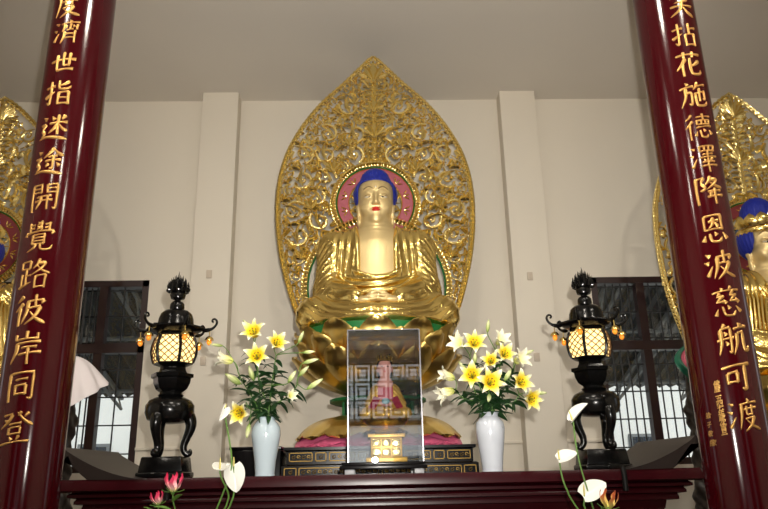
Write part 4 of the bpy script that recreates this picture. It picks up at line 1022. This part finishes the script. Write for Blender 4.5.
def lily_bud(par, c, d, L, w, m):
    u, v, d = frame(d); mb = MB(); n = 10; R = []
    for i in range(n):
        s = i/(n-1); r = w*(math.sin(PI*(.06+.90*s**.85))**.85)+.0008
        R.append([np.array(c)+d*(L*(s-.5))+(u*math.cos(2*PI*j/12)+v*math.sin(2*PI*j/12))*r*(1+.07*math.cos(3*2*PI*j/12)) for j in range(12)])
    mb.rings(R, 0, True, [(j/12, i/(n-1)) for i in range(n) for j in range(12)]); return mb.build('bud', m, par)
def bez(a, b, c, d, n=14):
    a, b, c, d = [np.array(q, float) for q in (a, b, c, d)]
    return [((1-t)**3*a+3*(1-t)**2*t*b+3*(1-t)*t*t*c+t**3*d) for t in np.linspace(0, 1, n)]
def leaf3(par, p, d, L, W, droop_, rnd, m):
    d = np.array(d, float); d /= np.linalg.norm(d); rows = []; q = np.array(p, float); tw = rnd.uniform(-.5, .5); n = 9
    for i in range(n):
        s = i/(n-1); dd = d+np.array([0, 0, -droop_*s]); dd /= np.linalg.norm(dd); side = np.cross(dd, [0, 0, 1.0]); side /= (np.linalg.norm(side)+1e-6); nrm = np.cross(side, dd)
        side = side*math.cos(tw*s+.4)+nrm*math.sin(tw*s+.4); nrm = np.cross(side, dd); hw = W*math.sin(PI*(.07+.92*s**.8))**.9+.0006
        rows.append([q+side*hw*w+nrm*hw*.25*abs(w) for w in (-1, -.5, 0, .5, 1)]); q = q+dd*L/(n-1)
    MB().shell(rows, .0012).build('leaf', m, par)
def lily_stem(label, V, top, blooms, buds, seed, group, nleaf=24):
    """top, blooms, buds: ((px, py), depth offset, facing (x, z), ...) of one cut stem standing in vase V"""
    rnd = random.Random(seed); x, y = V; t = thing('lily_stem', label, 'lily', (x, y, AT+.06), group)
    P = lambda q, dy: at(q[0], q[1], y+dy)
    tp = P(*top); a0 = seed*2.4; base = np.array([x+.022*math.cos(a0), y+.022*math.sin(a0), AT+.06]); mouth = np.array([x+.028*math.cos(a0+.3)+.1*(tp[0]-x), y+.03*math.sin(a0+.3), AT+.36])
    main = bez(base, base+(0, 0, .12), mouth-(.02*(tp[0]-x), 0, .06), mouth, 6)+bez(mouth, mouth+(.10*(tp[0]-x), 0, .12), tp-(.28*(tp[0]-x), .3*(tp[1]-y), .12), tp, 14)[1:]
    MB().tube(main, np.linspace(.0052, .0034, len(main)).tolist(), 7).build('stem', M['stem'], t)
    up_ = main[8:]
    def ped(c, d, off):
        s0 = min(up_, key=lambda q: np.linalg.norm(q-c)+.35*abs(np.linalg.norm(q-c)-.07)); e = np.array(c)-np.array(d)/np.linalg.norm(d)*off
        MB().tube(bez(s0, s0+(0, 0, .02), e-np.array(d)/np.linalg.norm(d)*.025, e, 8), .0028, 6).build('pedicel', M['stem'], t)
    for (q, dy, f, size, op, kind) in blooms:
        c = P(q, dy); d = np.array([f[0], -1.0 if abs(f[0]) < 1.2 else -.35, f[1]]); d /= np.linalg.norm(d); ped(c, d, size*.45)
        lily_bloom(t, c, d, size, op, rnd, M['lily' if kind else 'lilypale'], bool(kind))
    for (q, dy, f, L, w) in buds:
        c = P(q, dy); d = np.array([f[0], -.15, f[1]], float); ped(c, d/np.linalg.norm(d), L*.5); lily_bud(t, c, d, L, w, M['bud'])
    for k in range(nleaf):
        s = main[5+int((len(main)-6)*(k/nleaf)**.85)]; a = a0+k*2.4; el = rnd.uniform(-.6, .9)
        leaf3(t, s, (math.cos(a), math.sin(a)*.7, el), rnd.uniform(.075, .135), rnd.uniform(.011, .0165), rnd.uniform(.3, 1.6), rnd, M['leaf'])
GL, GR = 'lilies in the left vase', 'lilies in the right vase'
lily_stem('lily with the topmost yellow bloom in the left vase', VL, ((254, 345), .0), [((254, 333), -.03, (-.15, .35), .098, .95, 1)], [((247, 324), .04, (-.6, .6), .075, .011)], 1, GL)
lily_stem('lily with the upper right yellow bloom in the left vase', VL, ((276, 356), .0), [((276, 344), -.03, (.45, .35), .092, .85, 1)], [((301, 337), .05, (.35, .8), .085, .012), ((309, 352), .0, (.9, .05), .08, .0115)], 2, GL)
lily_stem('lily with the yellow bloom just below the topmost, left vase', VL, ((258, 372), -.05), [((257, 357), -.10, (.05, .2), .098, 1.0, 1)], [((251, 373), -.09, (-.15, .5), .095, .016), ((292, 377), -.05, (.5, .75), .09, .015)], 3, GL)
lily_stem('lily with pale half-open blooms at the left side of the left vase', VL, ((238, 372), .02), [((227, 360), .0, (-1.3, .3), .088, .55, 0)], [((233, 379), -.05, (-.75, .5), .115, .021), ((216, 345), .05, (-1, .12), .09, .010)], 4, GL)
lily_stem('lily with the low yellow bloom hanging beside the left vase', VL, ((246, 402), -.06), [((240.5, 413), -.10, (-.25, -.12), .088, .95, 1)], [((248, 431), -.09, (-.12, -.9), .085, .014)], 5, GL, 16)
lily_stem('lily with pointed buds reaching right from the left vase', VL, ((297, 385), -.02), [((290, 396), -.06, (.55, .1), .06, .5, 0)], [((311, 361), -.02, (1, .22), .105, .0125), ((315, 384), -.04, (.9, .55), .12, .0155), ((304, 371), .04, (.6, .6), .09, .0135)], 6, GL)
lily_stem('lily with pale and yellow blooms at the upper left of the right vase', VR, ((470, 357), .0), [((460, 344), .02, (-.7, .25), .092, .75, 0), ((474, 344), -.04, (.05, .3), .098, .98, 1)], [((475, 358), -.08, (.0, .4), .07, .013)], 11, GR)
lily_stem('lily with the wide yellow bloom at the left of the right vase', VR, ((474, 388), -.03), [((472, 376), -.10, (-.2, .12), .10, 1.05, 1)], [((463, 366), .03, (-.6, .6), .08, .012)], 12, GR)
lily_stem('lily with the largest yellow bloom at the centre of the right vase', VR, ((489, 394), -.06), [((490, 383), -.14, (.1, .12), .108, 1.08, 1)], [((489, 398), -.12, (-.1, -.3), .06, .013)], 13, GR)
lily_stem('lily with the topmost bud and cream bloom in the right vase', VR, ((496, 352), .02), [((500, 341), .06, (.35, .5), .086, .7, 0)], [((488, 326), .03, (.15, 1), .085, .0125)], 14, GR)
lily_stem('lily with two upper yellow blooms right of centre in the right vase', VR, ((500, 368), -.02), [((504, 355), -.06, (.15, .25), .088, .95, 1), ((491, 362), -.02, (-.2, .3), .08, .85, 1)], [], 15, GR)
lily_stem('lily with the cream bloom and green bud at the right of the right vase', VR, ((514, 370), .02), [((519, 360), .0, (.6, .25), .09, .8, 0)], [((527, 353), .03, (.9, .35), .095, .0125), ((508, 375), -.05, (.3, .5), .085, .0145)], 16, GR)
lily_stem('lily with two yellow blooms low at the right of the right vase', VR, ((519, 395), -.04), [((520, 383), -.06, (.3, .15), .092, .98, 1), ((530, 399), -.09, (.4, -.15), .088, 1.0, 1)], [((542, 393), .0, (1, .0), .06, .011)], 17, GR)
lily_stem('lily with white trumpet blooms facing left in the right vase', VR, ((456, 390), .0), [((449, 377), .03, (-1.3, .45), .085, .5, 0), ((448, 392), -.02, (-1.3, -.5), .095, .5, 0)], [], 18, GR)

# ================================================================== GLASS CASE AND FIGURINE
cx, x0, x1, y0, y1 = .022, -.211, .255, 4.50, 4.86; cz0, cz1 = 1.578, 2.403
t = thing('display_case', 'tall glass display case with a gilded figurine inside, at the centre of the altar', 'display case', (cx, 4.68, AT))
m = MB(); m.box((x0-.05, y0-.05, AT+.028), (x1+.02, y1+.02, cz0-.018)); m.box((x0-.04, y0-.04, cz0-.018), (x1+.012, y1+.012, cz0)); m.build('case_base', M['plinth'], t, bevel=.004)
for a in (x0-.02, x1-.06):
    for b in (y0-.03, y1-.05): boxobj('foot', (a, b, AT), (a+.06, b+.06, AT+.028), M['grey'], t, .003)
g = .004
for nm, lo, hi in (('front_pane', (x0, y0, cz0), (x1, y0+g, cz1)), ('back_pane', (x0, y1-g, cz0), (x1, y1, cz1)), ('side_pane', (x0, y0+g, cz0), (x0+g, y1-g, cz1)), ('side_pane', (x1-g, y0+g, cz0), (x1, y1-g, cz1)), ('top_pane', (x0, y0, cz1), (x1, y1, cz1+g))):
    boxobj(nm, lo, hi, M['caseglass'], t)
for a in (x0, x1):
    for b in (y0, y1): MB().box((a-.004, b-.004, cz0), (a+.004, b+.004, cz1)).build('corner_strip', M['caseedge'], t, smooth=0)
m = MB()
for b in (y0, y1): m.box((x0, b-.003, cz1), (x1, b+.003, cz1+.006))
for a in (x0, x1): m.box((a-.003, y0, cz1), (a+.003, y1, cz1+.006))
m.build('top_edge', M['caseedge'], t, smooth=0)
fy = 4.68; fx = .03; FZ = cz0
t = thing('figurine_pedestal', 'small gold tiered pedestal inside the glass case under the figurine', 'pedestal', (fx, fy, FZ))
m = MB(); m.box((fx-.13, fy-.11, FZ), (fx+.13, fy+.11, FZ+.03)); m.box((fx-.10, fy-.09, FZ+.03), (fx+.10, fy+.09, FZ+.15)); m.box((fx-.12, fy-.10, FZ+.15), (fx+.12, fy+.10, FZ+.175)); m.build('tier_block', M['figgold'], t, bevel=.005)
m = MB()
for k in range(3):
    for r_ in range(2): relief_x = fx-.09+.062*k; m.box((relief_x, fy-.096, FZ+.04+.055*r_), (relief_x+.054, fy-.088, FZ+.085+.055*r_))
m.build('panel_relief', M['golddeep'], t, bevel=.004)
ME_FP = petal_mesh('lotus_petal', [[(x, y, z) for x, y, z in r] for r in petal_grid(.045, lambda v: (.07+.085*v, .0+.055*v*v), cup=.3, nv=8, nu=7)], .004, M['goldpetal'])
ME_FP2 = petal_mesh('lotus_petal', [[(x, y, z) for x, y, z in r] for r in petal_grid(.045, lambda v: (.07+.085*v, .0-.04*v*v), cup=.1, nv=8, nu=7)], .004, M['goldpetal'])
t = thing('figurine_lotus', 'small gold lotus seat under the figurine inside the glass case', 'lotus seat', (fx, fy, FZ+.175))
MB().lathe([(.09, 0), (.06, .03), (.11, .07), (.125, .095), (.02, .10)], 32).build('seed_pod', M['goldpetal'], t, local=True)
ring_of_petals('lotus_petal', ME_FP, None, 11, t, .045); ring_of_petals('lotus_petal', ME_FP2, None, 11, t, .04, .28)
t = thing('deity_figurine', 'small seated gilded figurine with black hair and pink face inside the glass case', 'figurine', (fx, fy, FZ+.27))
def fig_robe(P):
    x, y, z = P; Q = (np.abs(x), y, z)
    d = smin(ell(P, (0, .01, .13), (.085, .06, .12)), cone(Q, (.06, .01, .185), (.10, -.03, .10), .036, .032), .03)
    d = smin(d, cone(Q, (.10, -.035, .09), (.03, -.075, .09), .03, .02), .02)
    d = smin(d, cone(Q, (.05, .0, .03), (.13, -.05, .032), .045, .038), .02); d = smin(d, cone(Q, (.13, -.05, .03), (.02, -.10, .025), .034, .026), .02)
    return smax(d-.004*ridge(PI*(z*.8+Q[0]*.9)/.022), -z, .004)
sdf(MB(), fig_robe, (-.19, -.15, -.01), (.19, .10, .28), .0055).build('robe', M['figgold'], t, local=True)
def fig_body(P):
    x, y, z = P; Q = (np.abs(x), y, z)
    d = smin(cone(P, (0, 0, .20), (0, -.005, .29), .034, .030), ell(P, (0, -.008, .335), (.046, .048, .060)), .02)
    d = smin(d, ell(P, (0, -.048, .325), (.009, .012, .014)), .008); d = smin(d, ell(Q, (.047, .0, .325), (.007, .013, .022)), .006)
    for s in (0,): d = smin(d, ell(P, (0, -.09, .095), (.04, .018, .022)), .01)
    return smin(d, ell(P, (0, -.012, .22), (.055, .045, .05)), .02)
b = sdf(MB(), fig_body, (-.10, -.13, .05), (.10, .08, .41), .0045).build('body', M['face'], t, local=True)
for s in (-1, 1): MB().ball((s*.018, -.052, .338), (.008, .004, .0035), 8, 0, 5).build('eye', M['black'], b, local=True)
MB().ball((0, -.054, .305), (.010, .004, .004), 8, 0, 5).build('lips', M['red'], b, local=True)
m = MB(); m.ball((0, .012, .355), (.052, .048, .052), 18, 0, 10); m.ball((-.03, .01, .40), (.022, .022, .03), 12, 0, 8); m.ball((.03, .01, .40), (.022, .022, .03), 12, 0, 8); m.ball((0, .02, .30), (.05, .03, .06), 14, 0, 8); m.build('hair', M['black'], t, local=True)
m = MB(); m.lathe([(.050, .375), (.054, .382), (.050, .39)], 24, (0, .004, 0))
for k in range(5): a = -PI/2+(k-2)*.45; m.tube([(.052*math.cos(a), .004+.052*math.sin(a), .385), (.056*math.cos(a), .004+.056*math.sin(a), .402), (.052*math.cos(a), .004+.052*math.sin(a), .422)], [.008, .009, .001], 6)
m.build('crown', M['gold'], t, local=True)
m = MB(); m.box((-.05, -.062, .12), (.05, -.045, .20)); m.build('inner_robe', M['facered'], t, bevel=.006, local=True)
for s in (-1, 1):
    rows = [[(s*(.055+.05*v+.02*u), -.075+.02*v-.03*(1-v), .13-.09*v+.01*u) for u in (-1, 0, 1)] for v in np.linspace(0, 1, 6)]
    MB().shell(rows, .008).build('sleeve', M['robered'], t, local=True)
MB().ball((0, -.115, .105), (.028, .018, .02), 14, 0, 8).build('jade_bowl', M['jade'], t, local=True)

# ================================================================== FOREGROUND FLOWERS (their vases stand on a low table, below the frame)
FYD = 3.75
t = thing('offering_table', 'low dark red offering table before the altar, below the flowers', 'table', (0, 3.75, 0))
boxobj('table_top', (-1.30, 3.52, .76), (1.50, 4.02, .80), M['altar'], t, .01)
for a in (-1.26, 1.40):
    for b in (3.55, 3.93): boxobj('leg', (a, b, 0), (a+.06, b+.06, .76), M['altar'], t, .006)
FV = {}
for sx, x in ((-1, -.93), (1, 1.10)):
    nm = 'left' if sx < 0 else 'right'
    t = thing('flower_vase', 'dark vase below the %s white anthuriums on the low table' % nm, 'vase', (x, FYD, .80), 'low vases')
    MB().lathe([(.06, 0), (.09, .08), (.10, .2), (.07, .34), (.06, .40), (.075, .43), (.065, .43), (.05, .40), (.055, .3), (.02, .1)], 32, (x, FYD, .80)).build('vase_body', M['plinth'], t); FV[sx] = np.array([x, FYD, 1.16])
def anthurium(label, sx, q, base_q, facing, roll, size, fold, spl, group):
    size *= .84; c = at(q[0], q[1], FYD); b = at(base_q[0], base_q[1], FYD); t = thing('anthurium', label, 'anthurium', tuple(FV[sx]), group)
    F = frame(facing); u, v, d = F; e1 = u*math.cos(roll)+v*math.sin(roll); e2 = -u*math.sin(roll)+v*math.cos(roll)   # e2: towards the tip
    rows = []; nv, nu = 15, 15
    for i in range(nv):
        s = i/(nv-1); row = []
        for j in range(nu):
            w = -1+2*j/(nu-1); hw = .41*(math.sin(PI*min(1, .13+.87*s**.85))**.62)*(1-.12*s)+.002; y_ = s-.22-.07*abs(w)**1.6*max(0, 1-s*3.2)
            row.append(c+size*(e1*hw*w*math.cos(fold*abs(w))+e2*(y_-.30)+d*(hw*abs(w)*math.sin(fold)*.9-.10*(s-.4)**2)))
        rows.append(row)
    sp = MB().shell(rows, .0018).build('spathe', M['spathe'], t)
    a0 = c+size*e2*(-.46)+d*.004; sd = d*.55+np.array([0, 0, .85]); sd /= np.linalg.norm(sd)
    m = MB(); m.tube([a0, a0+sd*spl*.5, a0+sd*spl], [.0045, .0046, .0022], 8); m.build('spadix', M['spadix'], t)
    st = FV[sx]+np.array([.012*math.cos(q[0]), .012*math.sin(q[0]), -.10]); top = a0-d*.004
    pth = bez(st, st+(0, 0, .12), b+np.array([0, 0, -.05]), b, 8)+bez(b, b+(b-st)*.12, top-np.array([0, 0, .05]), top, 12)[1:]
    MB().tube(pth, .0042, 8).build('stem', M['stem'], t)
GA = 'white anthuriums below the left lilies'; GB = 'white anthuriums before the right lantern'
anthurium('large white anthurium facing forward, lowest of the left group', -1, (235, 479), (232, 500), (.15, -1, .1), PI+.15, .165, .25, .05, GA)
anthurium('white anthurium seen edge-on, pointing left, left group', -1, (222, 466), (228, 500), (.1, -.35, 1), .5*PI, .145, .35, .055, GA)
anthurium('highest white anthurium of the left group on a tall stem', -1, (222, 414), (231, 470), (.8, -.5, .4), PI*.78, .125, 1.05, .02, GA)
anthurium('highest white anthurium of the right group, folded and tilted', 1, (580, 412), (579, 460), (-.75, -.5, .45), -.62, .15, .85, .055, GB)
anthurium('middle white anthurium, left one of the right group', 1, (568, 456), (567, 490), (-.3, -.8, .6), -1.15, .125, .45, .05, GB)
anthurium('lowest white anthurium at the foot of the right lantern', 1, (595, 489), (585, 508), (-.2, -.9, .45), -1.05, .17, .3, .055, GB)
def gloriosa(label, sx, q, m, size, seed, d, nm='gloriosa'):
    rnd = random.Random(seed); c = at(q[0], q[1], FYD-.05); t = thing(nm, label, 'flame lily', tuple(FV[sx])); d = np.array(d, float); F = frame(d); mb = MB()
    for k in range(6):
        ang = k*PI/3+rnd.random()*.3; e = F[0]*math.cos(ang)+F[1]*math.sin(ang); qq = -F[0]*math.sin(ang)+F[1]*math.cos(ang); rows = []
        for i in range(11):
            s = i/10; hw = size*.13*math.sin(PI*(.12+.86*s))**.8+.0005; r = size*(.10+.42*math.sin(PI*.62*s)); z = size*(1.05*s-.05)
            rows.append([c+e*r+F[2]*z+qq*(hw*w+.06*size*math.sin(s*9+k))+e*(.02*size*math.sin(w*2+s*14)) for w in (-1, -.5, 0, .5, 1)])
        mb.shell(rows, .0015)
    b = mb.build('bloom', m, t); mb = MB(); mb.ball(c-F[2]*size*.08, size*.13, 10, 0, 6); mb.build('ovary', M['stem'], b)
    mb = MB()
    for k in range(5):
        a = k*1.256+.3; e = F[0]*math.cos(a)+F[1]*math.sin(a); mb.tube(bez(c, c+e*size*.25-F[2]*size*.1, c+e*size*.5, c+e*size*.65+F[2]*size*.1, 8), [.0016]*7+[.003], 5)
    mb.build('filament', M['stem'], b)
    st = FV[sx]+np.array([.02*math.cos(q[0]*3), .02*math.sin(q[0]*3), -.10]); MB().tube(bez(st, st+(0, 0, .15), c-(0, 0, .12), c-F[2]*size*.1, 14), .0036, 7).build('stem', M['stem'], t)
    for k in range(3):
        s = c-np.array([0, 0, .05+.04*k]); leaf3(t, s, (math.cos(k*2.3+seed), -.5, .5), .09, .010, .5, rnd, M['stem'])
gloriosa('taller pink flame lily at the lower left of the altar front', -1, (173, 491), M['gloriosa'], .085, 1, (.05, -.15, 1))
gloriosa('smaller pink flame lily, the lower left one of the two pink blooms', -1, (158, 504), M['gloriosa'], .06, 2, (-.2, -.15, 1))
gloriosa('russet and cream flame lily beneath the lowest right anthurium', 1, (608, 508), M['gloriosao'], .085, 3, (.1, -.3, 1))

# ================================================================== LIGHT
w = bpy.data.worlds.new('sky'); S.world = w; w.use_nodes = True; nt = w.node_tree; bg = nt.nodes['Background']
tc = nt.nodes.new('ShaderNodeTexCoord'); sp = nt.nodes.new('ShaderNodeSeparateXYZ'); cr = nt.nodes.new('ShaderNodeValToRGB'); nt.links.new(tc.outputs['Generated'], sp.inputs[0]); nt.links.new(sp.outputs['Z'], cr.inputs['Fac'])
cr.color_ramp.elements[0].color = (.86, .90, .95, 1); cr.color_ramp.elements[1].color = (.70, .82, 1.0, 1); nt.links.new(cr.outputs['Color'], bg.inputs['Color']); bg.inputs['Strength'].default_value = SKY
def lamp(name, kind, loc, power, col, **kw):
    l = bpy.data.lights.new(name, kind); l.energy = power; l.color = col
    for k, v in kw.items(): setattr(l, k, v)
    o = bpy.data.objects.new(name, l); COL.objects.link(o); o.location = loc; return o
f = lamp('camera_flash', 'SPOT', (.0, -.03, 1.68), FLASH, (1.0, .95, .87), shadow_soft_size=.03, spot_size=math.radians(82), spot_blend=1.0)
f.rotation_euler = (cam.matrix_world.to_3x3() @ Matrix.Rotation(math.radians(7), 3, 'X')).to_euler()
s = lamp('sun', 'SUN', (0, -20, 20), SUN, (1, .96, .9), angle=.01); s.rotation_euler = (math.radians(48), 0, math.radians(20))
for o, sx in ((AL, -1), (AR, 1)):
    lamp('lantern_bulb', 'POINT', (o.location.x, LY, AT+zl(349)), 6, (1, .75, .42), shadow_soft_size=.03)
# ceiling lamps of the hall, behind the visitor
for x in (-3.2, 0, 3.2):
    for y in (-2.6, 1.6):
        t = thing('ceiling_lamp', 'white round ceiling lamp of the hall above the visitor', 'ceiling lamp', (x, y, CZ), 'ceiling lamps')
        MB().lathe([(.30, 0), (.30, -.05), (.27, -.07), (.02, -.07)], 32, (x, y, CZ)).build('lamp_body', M['grey'], t)
        MB().lathe([(.26, -.07), (.24, -.10), (.12, -.125), (.01, -.13)], 32, (x, y, CZ)).build('lamp_shade', mat('lamp glass', (255, 244, 225), .4, emit=((255, 246, 230), LAMPS)), t)
